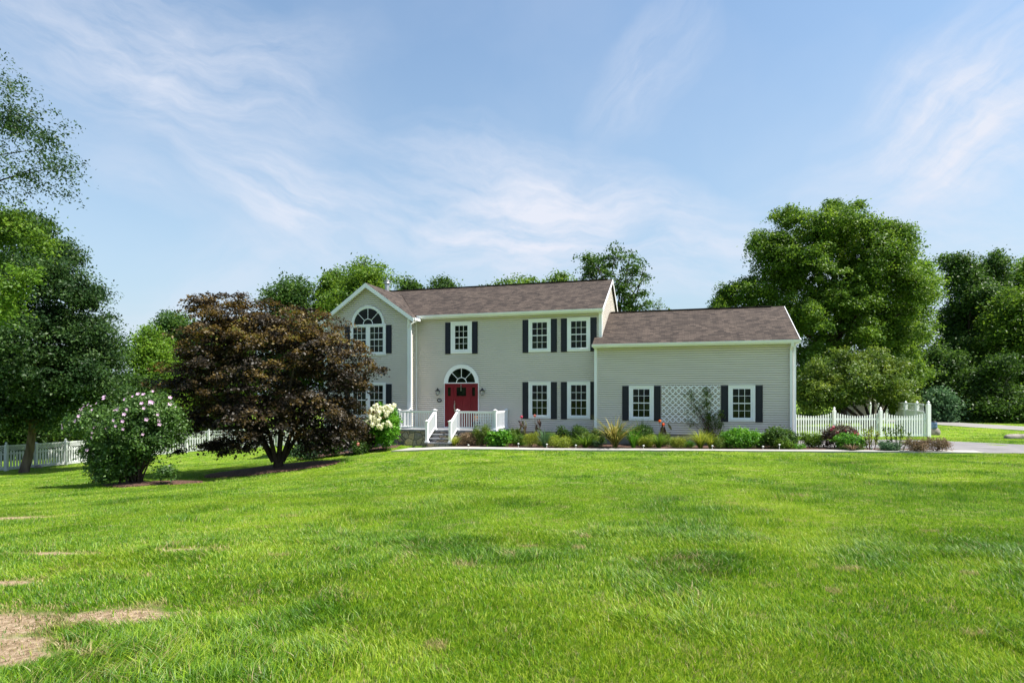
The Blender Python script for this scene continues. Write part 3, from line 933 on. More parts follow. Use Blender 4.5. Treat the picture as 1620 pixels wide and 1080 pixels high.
# rake boards
def rake(pts, w, t_, name='rake_board'):
    mb = MB()
    for p, q in zip(pts[:-1], pts[1:]):
        mb.beam(p, q, t_, w)
    return mb.build(name, M['white'], house)
o_ = 0.105
for s_ in (1, -1):
    mb = MB()
    e = WR + s_ * 2.70
    y0 = -1.125
    mb.prism([(WR, y0, WZ - 0.012), (e, y0, zw(e) - 0.012), (e, y0, zw(e) - 0.012 - 0.21), (WR, y0, WZ - 0.012 - 0.235)], (0, 0.028, 0))
    mb.build('rake_board', M['white'], house)
    # sloping soffit under the overhang
    mb = MB()
    a_, b2 = WR + s_ * 0.0, WR + s_ * 2.6
    mb.prism([(WR, -1.09, WZ - 0.12), (b2, -1.09, zw(b2) - 0.12), (b2, -0.80, zw(b2) - 0.12), (WR, -0.80, WZ - 0.12)], (0, 0, -0.02))
    mb.build('soffit', M['white'], house)
for (uu, f_, va, vb, vc) in ((7.228, zm, -0.36, 3.9, 8.15), (15.628, zg, -0.81, 3.2, 7.2)):
    mb = MB()
    for p, q in ((va, vb), (vb, vc)):
        dd = 0.16 if uu < 10 else 0.045
        mb.prism([(uu, p, f_(p) + 0.0), (uu, q, f_(q) + 0.0), (uu, q, f_(q) - dd), (uu, p, f_(p) - dd)], (0.024, 0, 0))
    mb.build('rake_board', M['white'], house)
# gutters, fascia, soffits
def gutter(u0, u1, v, z, parent=house):
    mb = MB()
    prof = [(v, z), (v - 0.125, z), (v - 0.125, z - 0.045), (v - 0.10, z - 0.10), (v - 0.085, z - 0.125), (v, z - 0.125)]
    mb.prism([(u0, a, b_) for a, b_ in prof], (u1 - u0, 0, 0))
    mb.box(u0 + 0.01, u1 - 0.01, v - 0.134, v - 0.125, z - 0.022, z + 0.004)
    o = mb.build('gutter', M['white'], parent)
    return o
gutter(-2.30, 7.24, -0.33, 6.475)
gutter(6.78, 15.64, -0.78, 4.755)
mb = MB()
mb.box(-2.48, 7.2, -0.33, 0.0, 6.318, 6.338)
mb.box(-2.48, 7.2, -0.328, -0.30, 6.34, 6.46)
mb.build('soffit', M['white'], house)
mb = MB()
mb.box(6.83, 15.6, -0.78, -0.42, 4.600, 4.620)
mb.box(6.83, 15.6, -0.778, -0.75, 4.622, 4.74)
mb.build('soffit', M['white'], house)
# side gutters of the wing
for s_ in (1, -1):
    e = WR + s_ * 2.66
    mb = MB()
    a_, b2 = (e, e + 0.12 * s_)
    mb.box(min(a_, b2), max(a_, b2), -1.10, -0.40, zw(e) - 0.135, zw(e) - 0.02)
    mb.build('gutter', M['white'], house)
# downspouts
def spout(pts, w=0.085):
    mb = MB()
    for p, q in zip(pts[:-1], pts[1:]):
        d = (Vector(q) - Vector(p)).normalized() * 0.03
        mb.beam(Vector(p) - d, Vector(q) + d, w, w * 0.75, up=(0, 1, 0))
    return mb.build('downspout', M['white'], house)
spout([(-2.22, -0.42, 6.34), (-2.24, -0.50, 6.22), (-2.42, -0.86, 6.02), (-2.42, -0.87, 0.82)])
spout([(-2.5, -0.95, 6.16), (-2.50, -0.93, 6.0), (-2.56, -0.885, 5.88)])
spout([(15.32, -0.84, 4.63), (15.32, -0.80, 4.52), (15.32, -0.53, 4.36), (15.32, -0.53, 0.35)], 0.10)
spout([(-7.50, -0.95, 6.16), (-7.50, -0.93, 6.05), (-7.44, -0.80, 5.86), (-7.44, -0.80, 0.1)])
mb = MB()
cu = -5.05
mb.tube([(cu, 1.6, 7.6), (cu, 1.6, 8.60)], 0.115, 16)
mb.lathe((cu, 1.6, 8.60), [(0.10, 0), (0.17, 0.02), (0.17, 0.09), (0.125, 0.11), (0.125, 0.16), (0.18, 0.17), (0.17, 0.20), (0.03, 0.24)], 16)
mb.build('flue_pipe', M['metal'], house)

def muntins(mb, u0, u1, z0, z1, cols, rows, v, w=0.018):
    for k in range(1, cols):
        u = u0 + (u1 - u0) * k / cols
        mb.box(u - w / 2, u + w / 2, v - 0.012, v, z0, z1)
    for k in range(1, rows):
        z = z0 + (z1 - z0) * k / rows
        mb.box(u0, u1, v - 0.0145, v - 0.002, z - w / 2, z + w / 2)
def window(u0, u1, z0, z1, v, label=None, inner=0.085, cas=0.105, sill=True):
    mb = MB()
    p = v - 0.055
    mb.box(u0, u0 + cas, p, v + 0.01, z0, z1)
    mb.box(u1 - cas, u1, p, v + 0.01, z0, z1)
    mb.box(u0 + cas, u1 - cas, p, v + 0.01, z1 - cas, z1)
    mb.box(u0 + cas, u1 - cas, p, v + 0.01, z0, z0 + cas)
    mb.box(u0 - 0.01, u1 + 0.01, p - 0.02, p + 0.001, z1 - 0.025, z1 + 0.004)
    mb.box(u0 + cas * 0.8, u1 - cas * 0.8, p - 0.02, p + 0.001, z0 + cas * 0.72, z0 + cas + 0.01)
    w = mb.build('window', M['white'], house)
    if label:
        w['label'] = label
    a0, a1, b0, b1 = u0 + cas, u1 - cas, z0 + cas, z1 - cas
    i = inner
    mb = MB()
    q = v - 0.040
    mb.box(a0, a0 + i, q, v, b0, b1)
    mb.box(a1 - i, a1, q, v, b0, b1)
    mb.box(a0 + i, a1 - i, q, v, b1 - i * 0.8, b1)
    mb.box(a0 + i, a1 - i, q, v, b0, b0 + i * 0.8)
    g0, g1, h0, h1_ = a0 + i, a1 - i, b0 + i * 0.8, b1 - i * 0.8
    mz = (h0 + h1_) / 2
    mb.box(g0, g1, q - 0.006, v, mz - 0.022, mz + 0.022)
    muntins(mb, g0, g1, mz + 0.022, h1_, 3, 2, v - 0.026)
    muntins(mb, g0, g1, h0, mz - 0.022, 3, 2, v - 0.026)
    mb.build('sash', M['white'], w)
    MB().box(g0 - 0.01, g1 + 0.01, v - 0.0275, v - 0.003, h0 - 0.01, h1_ + 0.01).build('glass', M['glass'], w)
    return w
def shutter(u0, u1, z0, z1, v):
    mb = MB()
    p = v - 0.05
    w = 0.05
    mb.box(u0, u0 + w, p, v - 0.018, z0, z1)
    mb.box(u1 - w, u1, p, v - 0.018, z0, z1)
    zz = z0 + (z1 - z0) * 0.52
    for a, b_ in ((z0, z0 + 0.075), (zz - 0.04, zz + 0.04), (z1 - 0.07, z1)):
        mb.box(u0 + w, u1 - w, p + 0.001, v - 0.018, a, b_)
    mb.box(u0 + w, u1 - w, v - 0.034, v - 0.019, z0 + 0.075, z1 - 0.07)
    for a, b_ in ((z0 + 0.11, zz - 0.075), (zz + 0.075, z1 - 0.105)):
        mb.box(u0 + w + 0.035, u1 - w - 0.035, p + 0.004, v - 0.034, a, b_)
    return mb.build('shutter', M['navy'], house)
def winset(u0, u1, z0, z1, v, sw=0.30, label=None, gl=True, gr=True, **k):
    window(u0, u1, z0, z1, v, label, **k)
    if gl:
        shutter(u0 - sw - 0.005, u0 - 0.005, z0 - 0.02, z1 - 0.02, v)
    if gr:
        shutter(u1 + 0.005, u1 + sw + 0.005, z0 - 0.02, z1 - 0.02, v)
winset(-0.57, 0.58, 4.53, 6.15, 0, label='upstairs window above the front door', inner=0.13)
winset(3.54, 4.66, 4.52, 6.14, 0)
winset(5.47, 6.59, 4.52, 6.14, 0)
winset(3.54, 4.66, 1.26, 3.06, 0)
winset(5.47, 6.59, 1.26, 3.06, 0)
winset(8.45, 9.57, 1.24, 2.85, -0.45)
winset(12.78, 13.89, 1.24, 2.85, -0.45)
# twin windows of the wing
def twin(z0, z1, arch):
    v = -0.8
    c, h_ = -4.86, 1.025
    mb = MB()
    p = v - 0.055
    for a, b_ in ((c - h_, c - h_ + 0.11), (c + h_ - 0.11, c + h_), (c - 0.07, c + 0.07)):
        mb.box(a, b_, p, v + 0.01, z0, z1)
    mb.box(c - h_ - 0.02, c + h_ + 0.02, p - 0.004, v + 0.01, z0 - 0.11, z0 - 0.0)
    mb.box(c - h_, c + h_, p - 0.003, v + 0.01, z1, z1 + 0.10)
    w = mb.build('window', M['white'], house)
    w['label'] = 'twin window under a half round fanlight' if arch else 'twin ground floor window behind the maple'
    for a, b_ in ((c - h_ + 0.11, c - 0.07), (c + 0.07, c + h_ - 0.11)):
        mb = MB()
        q = v - 0.036
        i = 0.055
        mb.box(a, a + i, q, v, z0, z1)
        mb.box(b_ - i, b_, q, v, z0, z1)
        mb.box(a + i, b_ - i, q, v, z0, z0 + i)
        mb.box(a + i, b_ - i, q, v, z1 - i, z1)
        mz = (z0 + z1) / 2
        mb.box(a + i, b_ - i, q - 0.005, v, mz - 0.022, mz + 0.022)
        muntins(mb, a + i, b_ - i, mz + 0.022, z1 - i, 3, 2, v - 0.026)
        muntins(mb, a + i, b_ - i, z0 + i, mz - 0.022, 3, 2, v - 0.026)
        mb.build('sash', M['white'], w)
        MB().box(a + 0.03, b_ - 0.03, v - 0.0275, v - 0.003, z0 + 0.03, z1 - 0.03).build('glass', M['glass'], w)
    shutter(c - h_ - 0.33, c - h_ - 0.02, z0 - 0.03, z1 + 0.02, v)
    shutter(c + h_ + 0.02, c + h_ + 0.33, z0 - 0.03, z1 + 0.02, v)
def fanlight(cu_, cz, Ro, Rg, hub, v, name, label):
    mb = MB()
    mb.arc(cu_, cz, Rg, Ro, v - 0.058, v + 0.01, n=36)
    mb.arc(cu_, cz, Ro - 0.03, Ro + 0.012, v - 0.072, v - 0.05, n=36)
    w = mb.build(name, M['white'], house)
    w['label'] = label
    mb = MB()
    mb.arc(cu_, cz, Rg - 0.045, Rg, v - 0.040, v, n=36)
    mb.arc(cu_, cz, hub - 0.018, hub + 0.018, v - 0.040, v - 0.02, n=20)
    for a in (45, 90, 135):
        a = R(a)
        mb.beam((cu_ + hub * math.cos(a), v - 0.030, cz + hub * math.sin(a)), (cu_ + (Rg - 0.02) * math.cos(a), v - 0.030, cz + (Rg - 0.02) * math.sin(a)), 0.026, 0.026, up=(0, 1, 0))
    mb.build('muntin', M['white'], w)
    mb = MB()
    pts = [(cu_ + Rg * math.cos(R(a)), v - 0.016, cz + Rg * math.sin(R(a))) for a in range(0, 181, 6)]
    mb.prism(pts, (0, 0.01, 0))
    # keep the pane in front of the siding
    for i_ in range(len(mb.v)):
        x_, y_, z_ = mb.v[i_]
        mb.v[i_] = (x_, y_ - 0.012, z_)
    mb.build('glass', M['glass'], w)
twin(4.58, 5.98, True)
fanlight(-4.86, 6.085, 0.94, 0.86, 0.27, -0.8, 'fanlight', 'half round window in the gable')
twin(1.34, 2.96, False)
# ---- front door
DZ = 0.74
fanlight(0.01, 3.03, 0.93, 0.78, 0.27, 0, 'fanlight', 'half round window over the red door')
mb = MB()
mb.box(-0.93, -0.895, -0.058, 0.01, DZ, 3.03)
mb.box(0.915, 0.95, -0.058, 0.01, DZ, 3.03)
mb.box(-0.95, 0.97, -0.064, 0.01, 3.0, 3.045)
mb.box(-0.93, 0.95, -0.10, 0.0, DZ - 0.02, DZ + 0.05)
fr = mb.build('door_frame', M['white'], house)
mb = MB()
for a, b_ in ((-0.895, -0.80), (-0.50, -0.42), (0.44, 0.52), (0.82, 0.915)):
    mb.box(a, b_, -0.062, 0, DZ + 0.05, 3.0)
mb.box(-0.80, 0.82, -0.060, 0, 2.90, 3.0)
mb.build('door_jamb', M['red'], fr)
def leaf(u0, u1, gz0, gz1, gm, name):
    mb = MB()
    z0, z1 = DZ + 0.05, 2.90
    gu0, gu1 = u0 + gm, u1 - gm
    y = -0.045
    mb.box(u0, gu0, y, -0.002, z0, z1)
    mb.box(gu1, u1, y, -0.002, z0, z1)
    mb.box(gu0, gu1, y, -0.002, gz1, z1)
    mb.box(gu0, gu1, y, -0.002, gz0 - 0.17, gz0)
    mb.box(gu0, gu1, y, -0.002, z0, z0 + 0.16)
    k = 2 if gu1 - gu0 > 0.3 else 1
    wd = (gu1 - gu0) / k
    for j in range(k):
        mb.box(gu0 + wd * j + (0.04 if j else 0), gu0 + wd * (j + 1), y + 0.016, -0.002, z0 + 0.16, gz0 - 0.17)
    if k == 2:
        mb.box(gu0 + wd - 0.0, gu0 + wd + 0.04, y, -0.002, z0 + 0.16, gz0 - 0.17)
    mb.box(gu0 - 0.02, gu1 + 0.02, y - 0.02, y + 0.001, gz0 - 0.03, gz0)
    d = mb.build(name, M['red'], house)
    MB().box(gu0, gu1, -0.036, -0.0, gz0, gz1).build('glass', M['glass'], d)
    return d
door = leaf(-0.42, 0.44, 2.36, 2.80, 0.17, 'door')
leaf(-0.80, -0.50, 2.36, 2.80, 0.07, 'sidelight')
leaf(0.52, 0.82, 2.36, 2.80, 0.07, 'sidelight')
mb = MB()
mb.box(-0.375, -0.325, -0.056, -0.044, 1.55, 2.02)
mb.tube([(-0.35, -0.055, 1.93), (-0.35, -0.12, 1.90), (-0.35, -0.12, 1.72), (-0.35, -0.055, 1.69)], 0.014, 8)
mb.lathe((-0.35, -0.06, 2.06), [(0.028, 0), (0.03, 0.03), (0.01, 0.04)], 12)
mb.build('handle', M['brass'], door)
mb = MB()   # small wreath hook hanging over the door glass
mb.box(-0.02, 0.02, -0.07, -0.063, 2.62, 2.95)
mb.build('hook', M['brass'], door)

# ---- wall lanterns, house number
def lantern(u, label):
    e = empty('wall_lantern', hw(u, -0.02, 2.56), -TH)
    tag(e, label, 'lamp', 'black wall lanterns beside the front door')
    MB().box(-0.055, 0.055, -0.02, 0.0, -0.14, 0.12).build('back_plate', M['white'], e)
    mb = MB()
    mb.tube([(0, -0.02, -0.02), (0, -0.08, -0.10), (0, -0.13, -0.13)], 0.012, 8)
    mb.lathe((0, -0.13, 0.05), [(0.13, 0.0), (0.135, 0.012), (0.085, 0.06), (0.05, 0.10), (0.035, 0.11), (0.035, 0.13), (0.012, 0.15), (0.004, 0.18)], 12)
    mb.lathe((0, -0.13, -0.16), [(0.03, 0), (0.075, 0.02), (0.075, 0.035)], 12)
    for k in range(6):
        a = k * math.pi / 3
        mb.beam((0.072 * math.cos(a), -0.13 + 0.072 * math.sin(a), -0.13), (0.105 * math.cos(a), -0.13 + 0.105 * math.sin(a), 0.055), 0.012, 0.012, up=(0, 1, 0))
    mb.build('frame', M['black'], e)
    MB().lathe((0, -0.13, -0.125), [(0.066, 0), (0.096, 0.175)], 6, 0.52, False).build('lamp_glass', M['lampglass'], e)
lantern(-1.25, 'black wall lantern above the oval house number, left of the red door')
lantern(1.17, 'black wall lantern right of the red door, with nothing below it')
pl = empty('house_number', hw(-1.20, -0.022, 2.14), -TH)
tag(pl, 'oval black house number plaque on the siding below the lantern', 'sign')
mb = MB()
ov = lambda k, s_, y: [(0.13 * s_ * math.cos(2 * math.pi * i / 28), y, 0.105 * s_ * math.sin(2 * math.pi * i / 28)) for i in range(k)]
mb.prism(ov(28, 1.0, -0.018), (0, 0.018, 0))
mb.build('plaque', M['black'], pl)
cu_ = bpy.data.curves.new('digits', 'FONT')
cu_.body = '43'
cu_.size = 0.145
cu_.align_x = 'CENTER'
cu_.align_y = 'CENTER'
cu_.extrude = 0.003
to = bpy.data.objects.new('tmp', cu_)
S.collection.objects.link(to)
C.view_layer.update()
me = bpy.data.meshes.new_from_object(to.evaluated_get(C.evaluated_depsgraph_get()))
bpy.data.objects.remove(to)
me.materials.clear()
me.materials.append(M['white'])
do = bpy.data.objects.new('digits', me)
do.rotation_euler = (R(90), 0, 0)
do.location = (0, -0.0225, 0)
link(do, pl)

# ---- trellis
tr_ = empty('trellis', hw(11.18, -0.50, 1.16), -TH)
tag(tr_, 'white diagonal lattice trellis on the wall between the two garage windows', 'trellis')
def lattice(mb, w, h, cell, sw, y0, y1, sq=False):
    """diagonal strips clipped to a w x h panel centred on x, standing on z=0"""
    for s_, yy in ((1, y0), (-1, y1)):
        c = -w - h
        while c < w + h:
            # line x = c + s*z
            z0, z1 = 0.0, h
            xs = sorted(((-w / 2 - c) / s_, (w / 2 - c) / s_))
            z0, z1 = max(z0, xs[0]), min(z1, xs[1])
            if z1 - z0 > 0.03:
                mb.beam((c + s_ * z0, yy, z0), (c + s_ * z1, yy, z1), sw, 0.008, up=(0, 1, 0))
            c += cell
mb = MB()
lattice(mb, 2.50, 1.68, 0.262, 0.042, -0.035, -0.023)
mb.build('lattice', M['white'], tr_)

# ---- porch
porch = empty('porch', HO, -TH)
tag(porch, 'stone porch with white railings and bluestone steps at the front door', 'porch')
mb = MB()
mb.box(-2.62, 2.50, -1.98, -0.001, -0.6, DZ - 0.075)
mb.build('stone_base', M['stone'], porch)
mb = MB()
mb.box(-2.68, 2.56, -2.05, -0.01, DZ - 0.075, DZ)
mb.build('floor_slab', M['slate'], porch)
for k, zt in enumerate((0.56, 0.38, 0.20)):
    vf = -2.05 - 0.30 * (k + 1)
    MB().box(-0.66, 0.58, vf - 0.02, vf + 0.32, zt - 0.055, zt).build('tread', M['slate'], porch)
    MB().box(-0.62, 0.54, vf + 0.02, vf + 0.30, -0.3, zt - 0.056).build('riser', M['stone'], porch)
def post(u, v, z0, z1, w=0.115):
    mb = MB()
    mb.box(u - w / 2, u + w / 2, v - w / 2, v + w / 2, z0, z1)
    mb.box(u - w / 2 - 0.03, u + w / 2 + 0.03, v - w / 2 - 0.03, v + w / 2 + 0.03, z0 - 0.001, z0 + 0.07)
    mb.box(u - w / 2 - 0.035, u + w / 2 + 0.035, v - w / 2 - 0.035, v + w / 2 + 0.035, z1, z1 + 0.03)
    mb.lathe((u, v, z1 + 0.03), [(w * 0.78, 0), (0.01, 0.045)], 4, math.pi / 4, False)
    return mb.build('post', M['white'], porch)
PT = DZ + 0.93
posts = [(-2.54, -1.95), (-0.62, -1.95), (0.54, -1.95), (2.42, -1.95), (2.42, -0.10), (-2.40, -0.92)]
for u, v in posts:
    post(u, v, DZ, PT)
post(-0.62, -2.88, 0.20, 1.18)
post(0.54, -2.88, 0.20, 1.18)
def railing(p, q, zp, zq, n, name='railing', tall=0.78, lift=0.10):
    mb = MB()
    p, q = Vector((*p, 0)), Vector((*q, 0))
    a, b_ = p + Vector((0, 0, zp)), q + Vector((0, 0, zq))
    up = Vector((0, 0, 1))
    mb.beam(a + up * (lift + tall), b_ + up * (lift + tall), 0.075, 0.05)
    mb.beam(a + up * (lift + tall - 0.045), b_ + up * (lift + tall - 0.045), 0.05, 0.045)
    mb.beam(a + up * lift, b_ + up * lift, 0.05, 0.06)
    for k in range(n):
        t_ = (k + 0.5) / n
        c = a.lerp(b_, t_)
        s_ = 0.0175
        d = (q - p).normalized()
        mb.beam(c + up * lift, c + up * (lift + tall - 0.04), 2 * s_, 2 * s_, up=(d.x, d.y, 0))
    return mb.build(name, M['white'], porch)
railing((-2.48, -1.95), (-0.68, -1.95), DZ, DZ, 16)
railing((0.60, -1.95), (2.36, -1.95), DZ, DZ, 15)
railing((2.42, -1.89), (2.42, -0.16), DZ, DZ, 15)
railing((-2.52, -1.89), (-2.42, -0.98), DZ, DZ, 8)
railing((-0.62, -2.82), (-0.62, -2.01), 0.25, DZ - 0.02, 7)
railing((0.54, -2.82), (0.54, -2.01), 0.25, DZ - 0.02, 7)
# lattice screen behind the right part of the front railing
mb = MB()
for k in range(8):
    u = 1.42 + k * 0.125
    mb.box(u, u + 0.035, -1.905, -1.897, DZ + 0.10, DZ + 0.86)
for k in range(6):
    z = DZ + 0.14 + k * 0.13
    mb.box(1.42, 2.34, -1.896, -1.888, z, z + 0.035)
mb.build('lattice_screen', M['white'], porch)
mb = MB()   # a dark planter pot with a plant stands behind the rail
pot = empty('planter', hw(1.05, -0.75, DZ), -TH)
tag(pot, 'dark planter with orange flowers behind the porch railing', 'planter')
MB().lathe((0, 0, 0), [(0.12, 0), (0.19, 0.30), (0.205, 0.30), (0.205, 0.34), (0.17, 0.34)], 20).build('pot', M['navy'], pot)

# ------------------------------------------------------------------ foliage generators
def leaves_mesh(name, P, N, L, mat, parent, wid=0.55, rnd=None):
    n = len(P)
    a = rng.normal(size=(n, 3))
    a -= (a * N).sum(1, keepdims=True) * N
    a /= np.linalg.norm(a, axis=1, keepdims=True) + 1e-9
    b_ = np.cross(N, a)
    L = (np.full(n, L) if np.isscalar(L) else L) * (0.65 + 0.7 * rng.random(n))
    fold = N * (L * 0.10)[:, None]
    v = np.stack([P - a * (L / 2)[:, None], P + b_ * (L * wid / 2)[:, None] + fold, P + a * (L / 2)[:, None], P - b_ * (L * wid / 2)[:, None] + fold], 1).reshape(-1, 3)
    r_ = rng.random(n) if rnd is None else rnd
    return poly_mesh(name, v, np.arange(4 * n), np.full(n, 4), mat, parent, {'rnd': r_})
def norm(a):
    return a / (np.linalg.norm(a, axis=1, keepdims=True) + 1e-9)
def sample_blobs(blobs, n, shell=0.45, gap=0.0):
    """blobs (cx,cy,cz,rx,ry,rz): returns cluster centres, outward directions, depth (1 = on the skin)"""
    w = np.array([(b_[3] * b_[4] * b_[5]) ** (2 / 3) for b_ in blobs])
    k = rng.choice(len(blobs), n, p=w / w.sum())
    B = np.array(blobs, float)[k]
    d = norm(rng.normal(size=(n, 3)))
    r_ = rng.random(n) ** shell
    r_ = r_ * (1 + 0.10 * rng.normal(size=n))
    P = B[:, :3] + d * B[:, 3:] * r_[:, None]
    return P, d, r_
def foliage(name, blobs, ncl, per, rad, L, mat, parent, flat=0.55, shell=0.45, up=0.7, wid=0.55, tone=0.22, sun_tone=0.0):
    P, d, r_ = sample_blobs(blobs, ncl, shell)
    n = ncl * per
    cl = np.repeat(np.arange(ncl), per)
    rr = rad * (0.6 + 0.8 * rng.random(ncl))
    off = rng.normal(size=(n, 3)) * 0.5
    off[:, 2] *= flat
    Q = P[cl] + off * rr[cl][:, None]
    # sprays sag a little at their rim
    Q[:, 2] -= (off[:, 0] ** 2 + off[:, 1] ** 2) * rr[cl] * 0.35
    N = norm(rng.normal(size=(n, 3)) * 0.75 + d[cl] * 0.6 + np.array([0, 0, up]))
    ct = rng.random(ncl)
    rnd = np.clip(rng.random(n) * (1 - tone * 2) + ct[cl] * tone * 2, 0, 1)
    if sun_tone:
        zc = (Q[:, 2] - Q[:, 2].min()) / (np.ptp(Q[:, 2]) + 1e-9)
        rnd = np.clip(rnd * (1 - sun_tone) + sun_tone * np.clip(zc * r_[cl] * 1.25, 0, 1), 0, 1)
    return leaves_mesh(name, Q, N, L, mat, parent, wid, rnd), P
def limbs(mb, base, fork, targets, r0, n_limb, sides=7, sag=0.0):
    """trunk from base to fork, then n_limb tapering limbs towards targets, each with twigs"""
    base, fork = Vector(base), Vector(fork)
    m1 = base.lerp(fork, 0.5) + Vector(rng.normal(size=3) * r0 * 0.35)
    mb.tube([base - Vector((0, 0, 0.25)), base + Vector((0, 0, 0.05)), m1, fork], [r0 * 1.45, r0 * 1.12, r0 * 0.92, r0 * 0.8], 10)
    T = np.array(targets)
    idx = rng.permutation(len(T))
    used = []
    for i in idx:
        if len(used) >= n_limb:
            break
        if all(np.linalg.norm(T[i] - T[j]) > 0.35 * np.ptp(T, axis=0).mean() * (0.5 if len(used) > 5 else 1) for j in used):
            used.append(i)
    for j, i in enumerate(used):
        t_ = Vector(T[i])
        st = base.lerp(fork, 0.75 + 0.25 * rng.random())
        d = t_ - st
        c = st + d * 0.45 + Vector((0, 0, d.length * 0.10)) + Vector(rng.normal(size=3) * d.length * 0.05)
        c2 = st + d * 0.75 + Vector((0, 0, d.length * 0.06)) + Vector(rng.normal(size=3) * d.length * 0.04)
        r_ = r0 * (0.30 + 0.25 * rng.random())
        mb.tube([st, st.lerp(c, 0.5) + Vector((0, 0, d.length * 0.03)), c, c2, t_], [r_, r_ * 0.85, r_ * 0.6, r_ * 0.4, r_ * 0.12], sides, False)
        for _ in range(3):
            k2 = rng.integers(len(T))
            q = Vector(T[k2])
            if (q - c).length < d.length * 0.7:
                mb.tube([c, c.lerp(q, 0.5) + Vector(rng.normal(size=3) * 0.12), q], [r_ * 0.4, r_ * 0.25, r_ * 0.06], 5, False)
def pxblob(x, y, Y, rx, rz, ry):
    p = at(x, y, Y)
    return (p.x, p.y, p.z, rx / F * Y, ry, rz / F * Y)
def tree(label, kind, base, fork, blobs, ncl, per, rad, L, mat, r0=0.2, bark='bark', nl=9, group=None, cat='tree', **k):
    e = empty(kind, base)
    tag(e, label, cat, group)
    b0 = Vector(base)
    bl = [(a[0] - b0.x, a[1] - b0.y, a[2] - b0.z, a[3], a[4], a[5]) for a in blobs]
    sub = []
    for q_ in bl:
        nb = 15
        for _ in range(nb):
            d_ = rng.normal(size=3)
            d_ /= np.linalg.norm(d_)
            f_ = 0.72 + 0.25 * rng.random()
            s_ = 0.20 + 0.24 * rng.random()
            m_ = (q_[3] * q_[4] * q_[5]) ** (1 / 3) * s_
            sub.append((q_[0] + d_[0] * q_[3] * f_, q_[1] + d_[1] * q_[4] * f_, q_[2] + d_[2] * q_[5] * f_, m_ * 1.15, m_ * 1.15, m_ * 0.8))
    fill = foliage('inner_crown', [tuple(q_[:3]) + (q_[3] * 0.8, q_[4] * 0.8, q_[5] * 0.8) for q_ in bl], int(ncl * 0.28), per, rad, L * 1.1, M[mat], e, **k)[0]
    cr, P = foliage('crown', sub, int(ncl * 0.85), per, rad, L, M[mat], e, **k)
    mb = MB()
    limbs(mb, (0, 0, 0), Vector(fork) - b0, P, r0, nl)
    mb.build('trunk', M[bark], e)
    return e
def gpt(x, Y):
    X = (x - CX) / F * Y
    return Vector((X, Y, h1(X, Y)))

# ---- bronze Japanese maple
YM = 23.0
mp_e = empty('japanese_maple', MAPLE_P)
tag(mp_e, 'broad bronze and purple leaved maple tree with several low stems on the lawn', 'tree')
mbl = [pxblob(*a) for a in ((340, 530, YM, 58, 42, 1.9), (452, 520, YM, 92, 34, 2.2), (385, 500, YM, 78, 30, 1.6), (520, 560, YM, 58, 42, 2.0), (556, 598, YM, 28, 26, 1.4),
                            (395, 580, YM, 120, 62, 2.9), (306, 602, YM, 34, 36, 1.6), (274, 606, YM, 14, 8, 0.8), (312, 655, YM, 36, 28, 1.6), (345, 698, YM, 34, 13, 1.0), (500, 642, YM, 78, 42, 2.6),
                            (512, 690, YM, 46, 20, 1.7), (410, 655, YM - 0.8, 70, 34, 2.0), (395, 694, YM - 1.2, 30, 18, 1.0), (330, 480, YM, 26, 14, 0.8), (548, 665, YM + 0.5, 26, 26, 1.3))]
bl = [(a[0] - MAPLE_P.x, a[1] - MAPLE_P.y, a[2] - MAPLE_P.z, a[3], a[4], a[5]) for a in mbl]
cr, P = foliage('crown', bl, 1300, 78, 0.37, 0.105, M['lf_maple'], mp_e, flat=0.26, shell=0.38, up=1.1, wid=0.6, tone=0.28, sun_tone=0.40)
sp = [pxblob(x, y, YM, r_, r_ * 0.6, 0.5) for x, y, r_ in ((332, 472, 14), (350, 466, 8), (600, 585, 12), (247, 604, 12), (318, 478, 8), (584, 570, 12), (380, 470, 10), (470, 488, 12), (282, 712, 12), (356, 714, 12), (300, 560, 14))]
sp = [(a[0] - MAPLE_P.x, a[1] - MAPLE_P.y, a[2] - MAPLE_P.z, a[3], a[4], a[5]) for a in sp]
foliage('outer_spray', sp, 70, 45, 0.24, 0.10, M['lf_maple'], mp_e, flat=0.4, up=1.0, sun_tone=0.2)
mb = MB()
Pn = np.array(P)
mb.tube([(0, 0, -0.3), (0, 0, 0.0), (0.02, 0, 0.35)], [0.30, 0.22, 0.17], 12)
for k in range(9):
    a = 2 * math.pi * k / 9 + 0.3
    dx = math.cos(a) * (1.0 + 0.5 * rng.random())
    dy = math.sin(a) * 0.9
    p1 = Vector((dx * 0.13, dy * 0.13, 0.28))
    p2 = Vector((dx * 0.55, dy * 0.5, 1.1 + 0.3 * rng.random()))
    p3 = Vector((dx * 1.35, dy * 1.2, 2.2 + 0.5 * rng.random()))
    p4 = Vector((dx * 2.4, dy * 1.9, 3.1 + 0.8 * rng.random()))
    mb.tube([p1, p2, p3, p4], [0.095, 0.07, 0.045, 0.018], 8, False)
    dd = np.linalg.norm(Pn - np.array(p3), axis=1)
    for i in np.argsort(dd)[rng.integers(5, 60, 7)]:
        q = Vector(Pn[i])
        mb.tube([p3, p3.lerp(q, 0.5) + Vector(rng.normal(size=3) * 0.08), q], [0.035, 0.02, 0.008], 5, False)
    for i in np.argsort(np.linalg.norm(Pn - np.array(p2), axis=1))[rng.integers(0, 60, 3)]:
        q = Vector(Pn[i])
        mb.tube([p2, p2.lerp(q, 0.5) + Vector(rng.normal(size=3) * 0.08), q], [0.03, 0.018, 0.008], 5, False)
mb.build('trunk', M['barkd'], mp_e)

